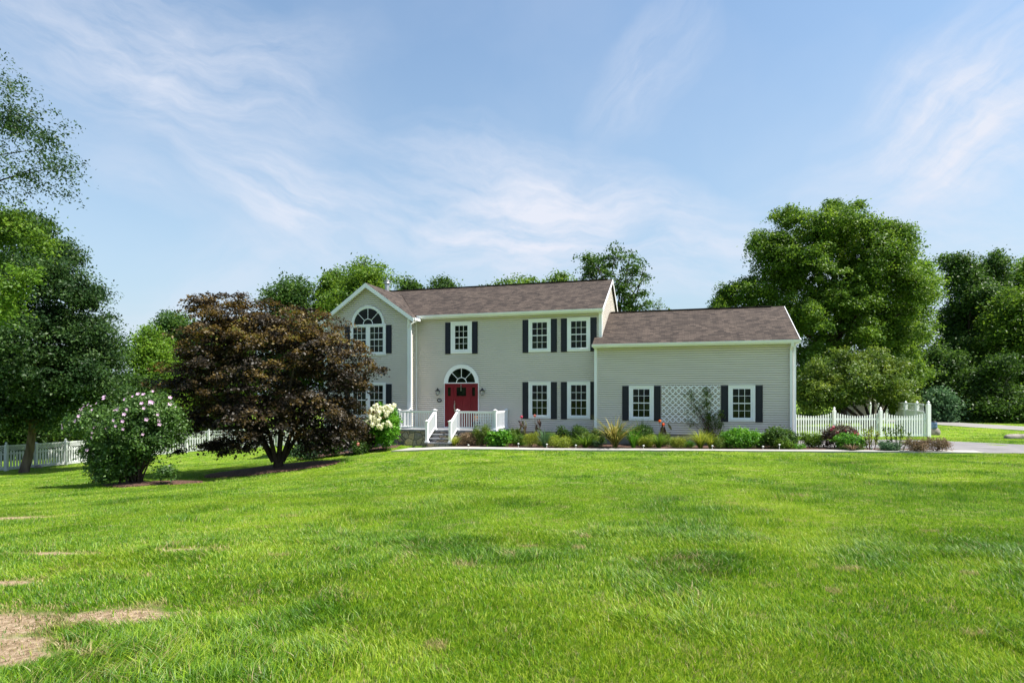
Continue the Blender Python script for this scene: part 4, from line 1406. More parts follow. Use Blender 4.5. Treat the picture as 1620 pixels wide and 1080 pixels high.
# ---- hibiscus with lilac flowers
YB = 20.0
hib = empty('hibiscus_bush', HIB_P)
tag(hib, 'tall green hibiscus bush dotted with lilac pink flowers, left of the maple', 'bush')
hbl = [pxblob(*a) for a in ((205, 668, YB, 66, 36, 1.35), (240, 650, YB, 38, 28, 1.0), (150, 668, YB, 36, 22, 0.9), (190, 710, YB, 50, 36, 1.1), (243, 690, YB, 38, 26, 1.0),
                            (185, 742, YB, 34, 16, 0.8), (225, 638, YB, 18, 12, 0.6), (128, 664, YB, 14, 12, 0.5), (262, 745, YB - 0.5, 20, 8, 0.4), (270, 665, YB, 18, 24, 0.7))]
rel = lambda L_, b0: [(a[0] - b0.x, a[1] - b0.y, a[2] - b0.z, a[3], a[4], a[5]) for a in L_]
cr, P = foliage('foliage', rel(hbl, HIB_P) + rel(hbl[3:6], HIB_P), 1150, 48, 0.19, 0.085, M['lf_hib'], hib, flat=0.9, shell=0.36, up=0.5, wid=0.6)
mb = MB()
for k in range(16):
    q = Vector(P[rng.integers(len(P))])
    b0 = Vector((rng.normal() * 0.22, rng.normal() * 0.15, -0.1))
    mb.tube([b0, b0.lerp(q, 0.5) + Vector((0, 0, 0.1)) - Vector((q.x, q.y, 0)) * 0.15, q], [0.035, 0.022, 0.008], 6, False)
mb.build('stems', M['barkd'], hib)
def petal_mesh(name, n, L, wid, cone=0.35):
    v, f = [], []
    for k in range(n):
        a = 2 * math.pi * k / n
        for (r_, s_) in ((0.0, 0.0), (0.6, -wid), (1.0, -wid * 0.6), (1.0, wid * 0.6), (0.6, wid)):
            x, y = r_ * L, s_ * L
            v.append((x * math.cos(a) - y * math.sin(a), x * math.sin(a) + y * math.cos(a), r_ * L * cone))
        f.append(tuple(range(k * 5, k * 5 + 5)))
    me = bpy.data.meshes.new(name)
    me.from_pydata(v, [], f)
    at_ = me.attributes.new('rnd', 'FLOAT', 'FACE')
    at_.data.foreach_set('value', np.linspace(0.2, 0.9, n))
    return me
fm = petal_mesh('flower', 5, 0.050, 0.42)
fm.materials.append(M['lilac'])
Ph, dh, rh = sample_blobs(rel(hbl[:4] + hbl[6:8] + hbl[1:2] * 2, HIB_P), 900, 0.12)
order = [i for i in range(900) if dh[i][1] < 0.1 and rh[i] > 0.98 and (Ph[i][2] > 1.55 or rng.random() < 0.15)][:70]
for i in order:
    o = bpy.data.objects.new('flower', fm)
    o.location = Ph[i] + dh[i] * 0.08
    o.rotation_euler = Vector((dh[i][0] + rng.normal() * 0.3, dh[i][1] - 0.6, dh[i][2] + 0.2)).to_track_quat('Z', 'Y').to_euler()
    o.scale = [0.75 + 0.55 * rng.random()] * 3
    link(o, hib)

# ---- trees on the left
YT = 31.0
bs = gpt(38, 31.5)
tree('dark green maple standing on a bare grey trunk in front of the left fence', 'maple_tree', bs, at(52, 672, 31.5) - Vector((0, 0, 0)),
     [pxblob(*a) for a in ((60, 600, YT, 125, 55, 3.8), (60, 540, YT, 118, 60, 3.8), (58, 470, YT, 78, 60, 3.0), (50, 405, YT, 56, 46, 2.2), (45, 362, YT, 34, 30, 1.4), (145, 530, YT, 34, 30, 1.5), (140, 590, YT, 46, 40, 1.8), (118, 462, YT, 24, 22, 1.1), (20, 650, YT, 60, 26, 2.2), (105, 650, YT, 60, 22, 1.8), (84, 392, YT, 18, 20, 0.9))],
     1900, 62, 0.58, 0.15, 'lf_bluegreen', 0.22, 'bark', 12, flat=0.5, shell=0.42)
YO = 14.0
ob = gpt(-330, 14.5)
oh = empty('overhanging_tree', ob)
tag(oh, 'tall airy tree at the left edge, thin branches leafy against the sky', 'tree')
def thin(name, blobs, ncl, per, rad, L, mat, b0, e):
    return foliage(name, rel([pxblob(*a) for a in blobs], b0), ncl, per, rad, L, M[mat], e, flat=0.7, shell=0.8, up=0.6, wid=0.45)
c1, P1 = thin('crown', ((20, 190, YO, 78, 62, 1.3), (75, 215, YO, 52, 44, 1.0), (30, 270, YO, 76, 42, 1.3), (100, 265, YO, 34, 26, 0.7), (10, 120, YO, 18, 36, 0.8), (-60, 300, YO, 90, 130, 1.8), (-60, 150, YO, 60, 90, 1.5), (-140, 250, YO, 90, 140, 1.8)), 600, 28, 0.27, 0.075, 'lf_bluegreen', ob, oh)
c2, P2 = thin('lower_crown', ((20, 360, YO, 52, 34, 1.0), (-30, 400, YO, 60, 60, 1.2), (0, 345, YO, 60, 24, 1.0), (60, 380, YO, 26, 22, 0.6)), 210, 34, 0.25, 0.085, 'lf_mid', ob, oh)
c3, P3 = thin('lime_spray', ((15, 455, YO - 1, 42, 26, 0.7), (40, 432, YO - 1, 26, 12, 0.5), (-20, 480, YO - 1, 40, 34, 0.8), (5, 490, YO - 1, 18, 20, 0.4)), 120, 38, 0.2, 0.08, 'lf_lime', ob, oh)
mb = MB()
trunk_top = at(-230, 150, 14.5) - ob
mb.tube([(0, 0, -0.4), (0.1, 0, 2.5), (trunk_top.x * 0.5, 0, 5.5), tuple(trunk_top)], [0.34, 0.28, 0.2, 0.06], 10)
for src, cnt in ((P1, 26), (P2, 10), (P3, 8)):
    for i in rng.integers(0, len(src), cnt):
        q = Vector(src[i])
        st = Vector((0.1 + 0.2 * rng.random(), 0, 0)).lerp(trunk_top, 0.5 + 0.35 * rng.random() if src is P1 else 0.38 + 0.1 * rng.random())
        mb.tube([st, st.lerp(q, 0.4) + Vector((0, 0, 0.25)), st.lerp(q, 0.75) + Vector((0, 0, 0.18)), q], [0.05, 0.03, 0.018, 0.005], 5, False)
mb.build('trunk', M['barkd'], oh)

# woods behind the left fence
GL = 'trees beyond the left fence'
def wood_tree(label, x, ytop, Y, wpx, mat, seed_blobs=None, dens=1.0, bark='barkd', kind='tree', group=None, L=None, shell=0.42, low=0.35):
    b0 = gpt(x, Y)
    top = at(x, ytop, Y).z
    H = top - b0.z
    rx = wpx / F * Y / 2
    bl_ = []
    nb = 9
    for k in range(nb):
        t_ = low + (0.93 - low) * k / (nb - 1)
        prof = math.sin(math.pi * min(1, (0.18 + 0.82 * (t_ - low) / (1 - low)) ** 0.8)) ** 0.6
        for _ in range(2):
            r_ = rx * (0.40 + 0.25 * rng.random()) * (0.6 + 0.4 * prof)
            sx = (rng.random() * 2 - 1) * rx * prof * 0.62
            sy = (rng.random() * 2 - 1) * rx * prof * 0.62
            rz_ = min(H * 0.13, r_)
            zc_ = b0.z + H * t_
            zc_ = min(zc_, top - rz_ * 0.95)
            bl_.append((b0.x + sx, Y + sy, zc_, r_, r_, rz_))
    area = rx * H
    ncl = int(33 * area ** 0.85 * dens)
    L = L or 0.0040 * Y + 0.02
    return tree(label, kind, b0, b0 + Vector((0, 0, H * low * 1.1)), bl_, ncl, 46, 0.62 + Y * 0.004, L, mat, 0.02 * H + 0.06, bark, 7, group=group, shell=shell)
wood_tree('round green tree filling the gap between the maple and the lime bush', 285, 496, 52, 150, 'lf_dark', group=GL, low=0.2)
wood_tree('bright lime leafed tree between the dark maple and the bronze maple', 240, 516, 46, 100, 'lf_lime', group=GL, low=0.15)
wood_tree('dark tree directly behind the hibiscus bush', 195, 588, 42, 150, 'lf_deep', group=GL, low=0.12)
wood_tree('deep green tree behind the left trunk', 60, 560, 44, 200, 'lf_deep', group=GL, low=0.08)
wood_tree('dark tree cut by the left edge of the picture', -70, 500, 42, 240, 'lf_deep', group=GL, low=0.08)
wood_tree('olive tree peeping over the crown of the bronze maple', 360, 505, 58, 130, 'lf_mid', group=GL, low=0.15)
ug = foliage('undergrowth', [(*gpt(x, Y), rx, 1.6, 2.6) for x, Y, rx in ((-60, 41, 4), (30, 41.5, 4), (120, 43, 4), (190, 45, 3), (260, 46, 4), (340, 47, 4), (420, 50, 4), (520, 54, 5))], 620, 60, 0.8, 0.22, M['lf_deep'], None, flat=0.7, shell=0.5)[0]
tag(ug, 'dark tangled undergrowth behind the left fence', 'undergrowth', kind='stuff')
wood_tree('low yellow green shrub above the left fence beside the hibiscus', 152, 622, 39.0, 60, 'lf_mid', kind='shrub', low=0.3, L=0.14)

# trees behind the house
GH = 'trees behind the house'
wood_tree('rounded mid green tree left of the gable', 462, 436, 52, 125, 'lf_dark', group=GH, low=0.3)
wood_tree('feathery tree rising behind the gable and the flue', 585, 404, 50, 150, 'lf_mid', group=GH, low=0.3)
wood_tree('green tree crown between the left gable and the rounded tree', 525, 428, 54, 100, 'lf_mid', group=GH, low=0.3)
wood_tree('small tree top showing over the left half of the main roof', 700, 440, 62, 70, 'lf_dark', group=GH, low=0.4)
wood_tree('tree top seen just right of the flue pipe', 648, 438, 60, 60, 'lf_dark', group=GH, low=0.4)
wood_tree('spiky light green tree top over the middle of the main roof', 820, 437, 56, 110, 'lf_mid', group=GH, low=0.5, dens=0.5)
wood_tree('light tree top over the right half of the main roof', 880, 430, 54, 80, 'lf_mid', group=GH, low=0.5, dens=0.6)
b0 = gpt(985, 50)
tree('airy open crowned tree behind the right end of the main roof', 'tree', b0, at(975, 500, 50),
     [pxblob(*a) for a in ((935, 415, 50, 26, 20, 1.6), (975, 405, 50, 30, 16, 1.8), (1005, 430, 50, 24, 26, 1.6), (960, 450, 50, 36, 26, 2.0), (1005, 475, 50, 22, 18, 1.5), (930, 440, 50, 14, 12, 1.0), (985, 480, 50, 26, 16, 1.6))],
     230, 34, 0.50, 0.21, 'lf_olive' if False else 'lf_dark', 0.24, 'barkd', 12, group=GH, shell=0.6)
b0 = gpt(1040, 52)
tree('sparse twiggy young tree over the garage roof', 'tree', b0, at(1040, 500, 52), [pxblob(1040, 484, 52, 16, 9, 0.9), pxblob(1058, 488, 52, 6, 5, 0.5)], 16, 14, 0.4, 0.14, 'lf_olive', 0.08, 'barkd', 8, group=GH, shell=0.8)

# big tree right of the garage
b0 = gpt(1330, 46)
tree('huge broad green tree towering behind the garage end', 'shade_tree', b0, at(1330, 560, 46),
     [pxblob(*a) for a in ((1275, 370, 46, 66, 42, 3.2), (1345, 365, 46, 62, 40, 3.2), (1390, 400, 46, 52, 44, 3.0), (1300, 430, 45, 88, 58, 4.2), (1385, 470, 46, 66, 60, 3.6), (1230, 425, 46, 48, 34, 2.6), (1180, 465, 46, 44, 26, 2.0),
                         (1150, 482, 46, 26, 18, 1.3), (1215, 390, 46, 34, 24, 1.8), (1300, 510, 45, 80, 56, 4.0), (1400, 550, 46, 56, 60, 3.2), (1300, 590, 45, 60, 44, 3.2), (1340, 330, 46, 26, 14, 1.4), (1250, 338, 46, 22, 16, 1.4), (1437, 450, 46, 24, 36, 1.6), (1420, 400, 46, 18, 20, 1.2), (1190, 500, 46, 50, 20, 1.8))],
     3100, 64, 0.62, 0.185, 'lf_mid', 0.42, 'barkd', 16, shell=0.40, flat=0.5, tone=0.3)
b0 = gpt(1380, 38.5)
tr2 = empty('small_tree', b0)
tag(tr2, 'low olive green ornamental tree with forked trunks behind the picket fence', 'tree')
stb = rel([pxblob(*a) for a in ((1350, 598, 38.5, 66, 32, 2.4), (1300, 618, 38.5, 44, 26, 1.8), (1400, 608, 38.5, 42, 28, 2.0), (1360, 572, 38.5, 40, 18, 1.5), (1285, 640, 38.5, 26, 16, 1.2), (1420, 632, 38.5, 22, 16, 1.2), (1340, 634, 38.5, 30, 12, 1.2), (1292, 580, 38.5, 20, 14, 1.0), (1330, 560, 38.5, 16, 12, 0.9), (1412, 578, 38.5, 24, 16, 1.2), (1385, 556, 38.5, 14, 10, 0.8), (1275, 606, 38.5, 16, 14, 0.9))], b0)
cr, P = foliage('crown', stb, 620, 56, 0.48, 0.15, M['lf_olive'], tr2, flat=0.45, shell=0.42, tone=0.35)
mb = MB()
for k in range(7):
    q = Vector(P[rng.integers(len(P))])
    a = Vector((rng.normal() * 0.2, rng.normal() * 0.15, -0.3))
    mb.tube([a, a + Vector((q.x * 0.25, q.y * 0.2, 1.2)), a + Vector((q.x * 0.6, q.y * 0.5, 2.2)), q], [0.13, 0.10, 0.06, 0.01], 7, False)
mb.build('trunk', M['barkd'], tr2)
GR = 'trees along the right hand woods'
wood_tree('lighter green tree behind the right shoulder of the huge tree', 1450, 405, 54, 90, 'lf_lime', group=GR, low=0.2)
wood_tree('tall ivy clad dark tree right of the huge tree', 1520, 398, 56, 110, 'lf_dark', group=GR, low=0.05, dens=1.3)
wood_tree('second dark tree, between the ivy clad tree and the right edge', 1572, 402, 58, 80, 'lf_dark', group=GR, low=0.05)
wood_tree('light green tree top at the right edge of the picture', 1625, 404, 60, 90, 'lf_lime', group=GR, low=0.1)
wood_tree('bushy tree with lime edges in the lower right woods', 1615, 455, 50, 130, 'lf_mid', group=GR, low=0.05)
wood_tree('big dark tree outside the right edge', 1720, 400, 50, 190, 'lf_deep', group=GR, low=0.05)
wood_tree('mid green shrubby tree above the lane, left of centre of the woods', 1490, 545, 50, 80, 'lf_dark', group=GR, low=0.05)
wood_tree('deep green shrubby tree above the lane, at the right edge', 1580, 560, 46, 110, 'lf_deep', group=GR, low=0.03)
wood_tree('dark shrub beside the fence post, in front of the woods', 1484, 615, 46, 50, 'lf_blue', group=GR, low=0.05)
wood_tree('dark tree filling the gap behind the end post of the fence', 1440, 560, 56, 100, 'lf_deep', group=GR, low=0.05)
ug = foliage('undergrowth', [(*gpt(x, Y), rx, 1.6, 2.4) for x, Y, rx in ((1440, 58, 5), (1500, 54, 4), (1560, 50, 4), (1620, 47, 4), (1700, 44, 5), (1800, 42, 6), (1380, 60, 6), (1280, 58, 6))], 600, 60, 0.8, 0.24, M['lf_deep'], None, flat=0.7, shell=0.5)[0]
tag(ug, 'dark undergrowth along the edge of the right woods', 'undergrowth', kind='stuff')

# ------------------------------------------------------------------ fences
def finial(mb, x, y, z, w):
    mb.box(x - w * 0.62, x + w * 0.62, y - w * 0.62, y + w * 0.62, z, z + 0.035)
    mb.lathe((x, y, z + 0.035), [(w * 0.45, 0), (w * 0.42, 0.03), (w * 0.80, 0.06), (w * 0.02, 0.16)], 4, math.pi / 4, False)
def picket_run(root, pts, top, low, dip, ppm=0.135, wd=0.075, kind='picket', ends=True):
    """pts: ground points of the posts (world); root at origin"""
    for a, b_ in zip(pts[:-1], pts[1:]):
        a, b_ = Vector(a), Vector(b_)
        L = (b_ - a).xy.length
        n = max(3, int(L / ppm))
        d = (b_ - a)
        ang = math.atan2(d.y, d.x)
        mb = MB()
        nrm = Vector((-math.sin(ang), math.cos(ang), 0))
        for k in range(n):
            t_ = (k + 0.5) / n
            c = a.lerp(b_, t_)
            z1 = top - dip * math.sin(math.pi * t_) ** 0.8
            u_ = Vector((math.cos(ang), math.sin(ang), 0)) * (wd / 2)
            base = c + Vector((0, 0, low))
            tp = c + Vector((0, 0, z1))
            f_ = nrm * -0.02
            mb.add([base - u_ + f_, base + u_ + f_, tp + u_ * 0.95 + f_, tp + Vector((0, 0, 0.035)) + f_, tp - u_ * 0.95 + f_,
                    base - u_ - f_ * 0, base + u_, tp + u_ * 0.95, tp + Vector((0, 0, 0.035)), tp - u_ * 0.95],
                   [(0, 1, 2, 3, 4), (9, 8, 7, 6, 5), (0, 4, 9, 5), (1, 6, 7, 2), (4, 3, 8, 9), (3, 2, 7, 8), (0, 5, 6, 1)])
        for zz, hh in ((low + 0.05, 0.12), (top - dip - 0.14, 0.09)):
            mb.beam(a + Vector((0, 0, zz)) + nrm * 0.022, b_ + Vector((0, 0, zz)) + nrm * 0.022, 0.04, hh)
        mb.build('picket_panel', M['white'], root)
pf = empty('picket_fence')
tag(pf, 'white picket fence with scalloped tops running right from the garage', 'fence')
YF = 31.0
fp = [gpt(x, YF) for x in (1246, 1319.8, 1393, 1468.7)]
for p in fp:
    p.z = EYE - 66.5 / F * YF
picket_run(pf, fp, 1.32, 0.06, 0.22, 0.127, 0.062)
for i, p in enumerate(fp):
    if i == 0:
        continue
    h_ = 1.42 if i < 3 else 1.74
    mb = MB()
    mb.box(p.x - 0.065 if i < 3 else p.x - 0.085, p.x + 0.065 if i < 3 else p.x + 0.085, p.y - 0.085, p.y + 0.085, p.z - 0.2, p.z + h_)
    finial(mb, p.x, p.y, p.z + h_, 0.085 if i < 3 else 0.10)
    mb.build('post', M['white'], pf)
# taller privacy fence going back from the end post
vf_ = empty('privacy_fence')
tag(vf_, 'taller white fence with slatted top behind the picket fence end', 'fence')
qs = [Vector((fp[3].x, YF + 0.35, fp[3].z)), gpt(1450.7, 33.2), gpt(1432.8, 35.6), gpt(1419.5, 38.4)]
for i, p in enumerate(qs):
    p.z = EYE - 2.2
    if i:
        mb = MB()
        mb.box(p.x - 0.075, p.x + 0.075, p.y - 0.075, p.y + 0.075, p.z - 0.2, p.z + 1.72 - 0.02 * i)
        finial(mb, p.x, p.y, p.z + 1.72 - 0.02 * i, 0.095)
        mb.build('post', M['white'], vf_)
for a, b_ in zip(qs[:-1], qs[1:]):
    mb = MB()
    up = Vector((0, 0, 1))
    mb.beam(a + up * 0.67, b_ + up * 0.67, 0.022, 1.22)
    mb.beam(a + up * 1.30, b_ + up * 1.30, 0.06, 0.09)
    mb.beam(a + up * 1.70, b_ + up * 1.70, 0.06, 0.09)
    mb.beam(a + up * 0.08, b_ + up * 0.08, 0.06, 0.12)
    for k in range(4):
        mb.beam(a + up * (1.39 + 0.07 * k), b_ + up * (1.39 + 0.07 * k), 0.02, 0.035)
    mb.build('panel', M['white'], vf_)
for x, lab in ((1377, 'left'), (1389.5, 'middle'), (1403, 'right')):
    p = gpt(x, 43)
    p.z = EYE - 2.3
    mb = MB()
    mb.box(p.x - 0.06, p.x + 0.06, p.y - 0.06, p.y + 0.06, p.z, p.z + 1.62)
    finial(mb, p.x, p.y, p.z + 1.62, 0.09)
    o = mb.build('fence_post', M['white'])
    tag(o, 'white garden post far behind the picket fence, %s one of the row of three' % lab, 'post', 'white posts in the back garden')
# small shed
sh = empty('shed', gpt(1360, 50))
tag(sh, 'pale beige shed glimpsed under the olive tree behind the fence', 'shed')
MB().box(-1.6, 1.6, -1.2, 1.2, -0.2, 2.0).build('wall', M['shed'], sh)
mb = MB()
mb.prism([(-1.8, -1.4, 1.98), (1.8, -1.4, 1.98), (1.8, 0, 2.7), (-1.8, 0, 2.7)], (0, 0, -0.08))
mb.prism([(-1.8, 1.4, 1.98), (1.8, 1.4, 1.98), (1.8, 0, 2.7), (-1.8, 0, 2.7)], (0, 0, -0.08))
mb.build('roof', M['found'], sh)
# left fence
lf = empty('lattice_fence')
tag(lf, 'white picket fence with lattice top along the woods on the left', 'fence')
LP = []
for x, Y in ((-150, 31.0), (-70, 32.0), (10, 33.4), (57, 34.9), (104, 36.4), (146, 37.9), (186, 39.3), (224, 40.6), (260, 41.6), (295, 42.4), (330, 42.8), (366, 43.0), (402, 43.2), (440, 43.4), (478, 43.6)):
    LP.append(gpt(x, Y))
for i, (a, b_) in enumerate(zip(LP[:-1], LP[1:])):
    L = (b_ - a).xy.length
    ang = math.atan2(b_.y - a.y, b_.x - a.x)
    n = max(5, int(L / 0.145))
    mb = MB()
    up = Vector((0, 0, 1))
    nrm = Vector((-math.sin(ang), math.cos(ang), 0))
    for k in range(n):
        t_ = (k + 0.5) / n
        c = a.lerp(b_, t_)
        zt = 1.16 - 0.10 * math.sin(math.pi * t_)
        mb.beam(c + up * 0.12, c + up * zt, 0.090, 0.022, up=tuple(nrm))
    for zz, hh in ((0.12, 0.16), (0.95, 0.08), (1.40, 0.07)):
        mb.beam(a + up * zz + nrm * 0.03, b_ + up * zz + nrm * 0.03, 0.045, hh)
    # lattice strip
    m_ = max(6, int(L / 0.12))
    for k in range(m_ + 1):
        for s_ in (-1, 1):
            t0, t1 = k / m_, (k + s_ * 2.2) / m_
            if 0 <= t1 <= 1:
                mb.beam(a.lerp(b_, t0) + up * 1.12 + nrm * (0.03 + 0.006 * s_), a.lerp(b_, t1) + up * 1.37 + nrm * (0.03 + 0.006 * s_), 0.032, 0.008, up=tuple(nrm))
    mb.build('picket_panel', M['oldwhite'], lf)
for i, p in enumerate(LP):
    mb = MB()
    mb.box(p.x - 0.075, p.x + 0.075, p.y - 0.075, p.y + 0.075, p.z - 0.2, p.z + 1.46)
    if i % 2:
        mb.lathe((p.x, p.y, p.z + 1.46), [(0.12, 0), (0.02, 0.06)], 4, math.pi / 4, False)
    else:
        finial(mb, p.x, p.y, p.z + 1.46, 0.09)
    mb.build('post', M['oldwhite'], lf)

# ------------------------------------------------------------------ garden plants
def straps(name, n, L, spread, wid, mat, parent, droop=0.6, c=(0, 0, 0), r=0.05):
    az_ = rng.random(n) * 6.283
    ln = L * (0.6 + 0.5 * rng.random(n))
    sp_ = spread * (0.25 + 0.9 * rng.random(n))
    dr = droop * (0.3 + 0.9 * rng.random(n))
    D = np.stack([np.cos(az_), np.sin(az_), np.zeros(n)], 1)
    Sd = np.stack([-np.sin(az_), np.cos(az_), np.zeros(n)], 1)
    B = np.array(c) + D * (rng.random(n) * r)[:, None]
    vs_, m_ = [], 6
    for k in range(m_):
        t_ = k / (m_ - 1)
        c_ = B + D * (sp_ * (t_ ** 1.4))[:, None] + np.array([0, 0, 1.0]) * (ln * t_ - dr * ln * t_ ** 3)[:, None]
        w_ = wid * (1 - 0.96 * t_ ** 2) * (0.6 + 0.4 * min(1, t_ * 4))
        vs_ += [c_ - Sd * w_ / 2, c_ + Sd * w_ / 2]
    v = np.stack(vs_, 1).reshape(-1, 3)
    o = np.arange(n)[:, None] * (2 * m_)
    lp = np.concatenate([o + [2 * k, 2 * k + 1, 2 * k + 3, 2 * k + 2] for k in range(m_ - 1)], 1).ravel()
    return poly_mesh(name, v, lp, np.full(n * (m_ - 1), 4), mat, parent, {'rnd': np.repeat(rng.random(n), m_ - 1)})
def garden(x0, x1, ytop, ybase, back=0.0):
    """base point and size in metres of a plant whose outline is given in photo pixels"""
    x = (x0 + x1) / 2
    if x < 700 or x > 1265:
        p = ghit(x, ybase)
        p.z = h1(p.x, p.y)
    else:
        # front, middle or back row of the bed
        a = (x - CX) / F
        v = -2.72 if back == 0 else (-2.2 if back < 0.45 else (-1.75 if back < 0.75 else -1.15))
        if x < 806 and back:
            v = -2.45
        u = (a * (HO.y + v * VX.y) - HO.x - v * VX.x) / (UX.x - a * UX.y)
        p = Vector(hw(u, v))
        p.z = h1(p.x, p.y)
    p.z += 0.03
    w = (x1 - x0) / F * p.y
    h_ = EYE + (YH - ytop) / F * p.y - p.z
    return p, w, h_
def bush(label, x0, x1, ytop, ybase, mat, L=0.06, dens=1.0, kind='shrub', back=0.0, stem='bstem', cat='shrub', flat=0.8, lowf=0.25, group=None, wid=0.55, up=0.6, lump=6):
    p, w, h_ = garden(x0, x1, ytop, ybase, back)
    e = empty(kind, p)
    tag(e, label, cat, group)
    r_ = w / 2
    d_ = min(r_, 0.7)
    bl_ = [(0, 0, h_ * 0.50, r_ * 0.92, d_ * 0.85, h_ * 0.46)]
    for k in range(lump):
        a = rng.random() * 6.283
        bl_.append((math.cos(a) * r_ * 0.62, math.sin(a) * d_ * 0.5, h_ * (0.42 + 0.38 * rng.random()), r_ * 0.44, d_ * 0.42, h_ * 0.26))
    w *= 1.22
    r_ = w / 2
    vol = (w * h_ * d_ * 2) ** (2 / 3)
    ncl = int(max(30, 260 * vol * dens))
    cr_, P = foliage('foliage', bl_, ncl, 26, 0.11 + 0.03 * w, L, M[mat], e, flat=flat, shell=0.4, up=up, wid=wid)
    mb = MB()
    for k in range(9):
        q = Vector(P[rng.integers(len(P))])
        b_ = Vector((rng.normal() * 0.05, rng.normal() * 0.05, -0.05))
        mb.tube([b_, b_.lerp(q, 0.5) + Vector((0, 0, 0.03)), q], [0.012, 0.009, 0.004], 5, False)
    mb.build('stems', M[stem], e)
    return e, w, h_
def strap_plant(label, x0, x1, ytop, ybase, mat, n=60, wid=0.03, droop=0.5, kind='strap_plant', back=0.0, cat='plant', extra=None):
    p, w, h_ = garden(x0, x1, ytop, ybase, back)
    e = empty(kind, p)
    tag(e, label, cat)
    dq = droop * 0.7
    mq = 1 - dq if dq < 0.34 else 2 / 3 / math.sqrt(3 * dq)
    o = straps('leaves', int(n * 1.9), h_ * 1.05 / mq, w * 0.72, wid, M[mat], e, droop, r=0.08)
    return e, w, h_
def ball(name, c, r_, n, L, mat, parent):
    P = norm(rng.normal(size=(n, 3)))
    return leaves_mesh(name, P * r_ + np.array(c), P, L, M[mat], parent, 0.9)
def canna(label, x0, x1, ytop, ybase, flower, back=0.5, heads=1, leafm='lf_bronze'):
    p, w, h_ = garden(x0, x1, ytop, ybase, back)
    e = empty('canna_lily', p)
    tag(e, label, 'flower')
    mb = MB()
    for k in range(2 + heads):
        tall = k < heads
        x = (k - (1 + heads) / 2) * w * 0.28
        hh = h_ * (0.93 - 0.12 * k if tall else 0.55)
        mb.tube([(x * 0.5, 0, -0.05), (x * 0.8, 0.01, hh * 0.5), (x, 0, hh)], [0.014, 0.012, 0.006], 6)
        if tall:
            ball('flower', (x, 0, hh), 0.055, 26, 0.075, flower, e)
    mb.build('stems', M['bstem'], e)
    n = 16
    P = np.stack([rng.normal(size=n) * w * 0.22, rng.normal(size=n) * 0.08, h_ * (0.15 + 0.6 * rng.random(n))], 1)
    N = norm(np.stack([rng.normal(size=n), -1 + rng.normal(size=n) * 0.5, 0.4 + 0.3 * rng.random(n)], 1))
    ax = norm(np.stack([rng.normal(size=n) * 0.45, rng.normal(size=n) * 0.2, np.ones(n)], 1))
    N = norm(N - (N * ax).sum(1, keepdims=True) * ax)
    b_ = np.cross(N, ax)
    Lh, Wh = 0.19, 0.055
    v = np.stack([P - ax * Lh, P - ax * Lh * 0.3 + b_ * Wh, P + ax * Lh * 0.5 + b_ * Wh * 0.7, P + ax * Lh, P + ax * Lh * 0.5 - b_ * Wh * 0.7, P - ax * Lh * 0.3 - b_ * Wh], 1).reshape(-1, 3)
    poly_mesh('leaves', v, np.arange(6 * n), np.full(n, 6), M[leafm], e, {'rnd': rng.random(n)})
    return e
def stalks(label, x0, x1, ytop, ybase, n, mat, stem='bstem', kind='tall_perennial', fl=None, back=0.0, L=0.085):
    p, w, h_ = garden(x0, x1, ytop, ybase, back)
    e = empty(kind, p)
    tag(e, label, 'plant')
    mb = MB()
    Ps, Ns = [], []
    for k in range(n):
        x, y = ((k + 0.5) / n - 0.5) * w, rng.normal() * 0.12
        hh = h_ * (0.62 + 0.38 * rng.random()) if k != n // 2 else h_
        x0_ = x * 0.45
        mb.tube([(x0_, y * 0.4, -0.05), ((x + x0_) / 2, y, hh * 0.5), (x, y, hh)], [0.016, 0.012, 0.006], 5)
        m_ = 70
        t_ = 0.25 + 0.75 * rng.random(m_)
        Ps.append(np.stack([x0_ + (x - x0_) * t_ + rng.normal(size=m_) * 0.035, y * t_ + rng.normal(size=m_) * 0.035, hh * t_], 1))
        if fl:
            ball('flower', (x, y, hh), 0.035, 14, 0.04, fl, e)
    mb.build('stems', M[stem], e)
    P = np.concatenate(Ps)
    N = norm(rng.normal(size=P.shape) + np.array([0, -0.2, 0.6]))
    leaves_mesh('leaves', P, N, L, M[mat], e, 0.4)
    return e

strap_plant('spiky yellow green grass tuft at the foot of the steps', 706, 732, 690, 709, 'lf_yel', 150, 0.012, 0.35, kind='ornamental_grass')
bush('pinkish brown low shrub beside the porch steps, next to the grass tuft', 727, 760, 684, 707, 'lf_brown', 0.045, back=0.3)
bush('taller brown green shrub against the porch railing', 748, 776, 669, 706, 'lf_olive', 0.045, 0.8, back=0.5)
bush('bright green leafy hydrangea in front of the porch corner', 771, 806, 682, 710, 'lf_bright', 0.11, 0.75, wid=0.75)
bush('fine leaved green clump right of the bright hydrangea', 803, 832, 684, 708, 'lf_mid', 0.05, back=0.3)
bush('feathery yellow green clump under the bronze lilies', 826, 853, 683, 709, 'lf_yel', 0.05, wid=0.25)
canna('bronze canna lily with red bud, left of the salmon one', 822, 835, 656, 700, 'pink', 1.0)
canna('bronze canna lily with salmon flower below the ground floor window', 843, 857, 654, 700, 'salmon', 1.0)
strap_plant('blue green iris clump between the cannas and the yellow shrub', 850, 874, 679, 707, 'lf_blue', 60, 0.028, 0.12, kind='iris')
bush('yellow green low shrub in front of the left ground floor window', 868, 908, 690, 710, 'lf_yel', 0.05)
bush('dark green upright shrub against the main wall, left one', 882, 902, 675, 700, 'lf_dark', 0.07, back=0.9)
bush('dark green upright lily clump under the right ground floor window', 904, 932, 673, 702, 'lf_dark', 0.08, back=0.8, wid=0.3)
strap_plant('green strap leaved clump left of the big yellow plant', 903, 950, 687, 709, 'lf_mid', 60, 0.035, 0.3, kind='agapanthus')
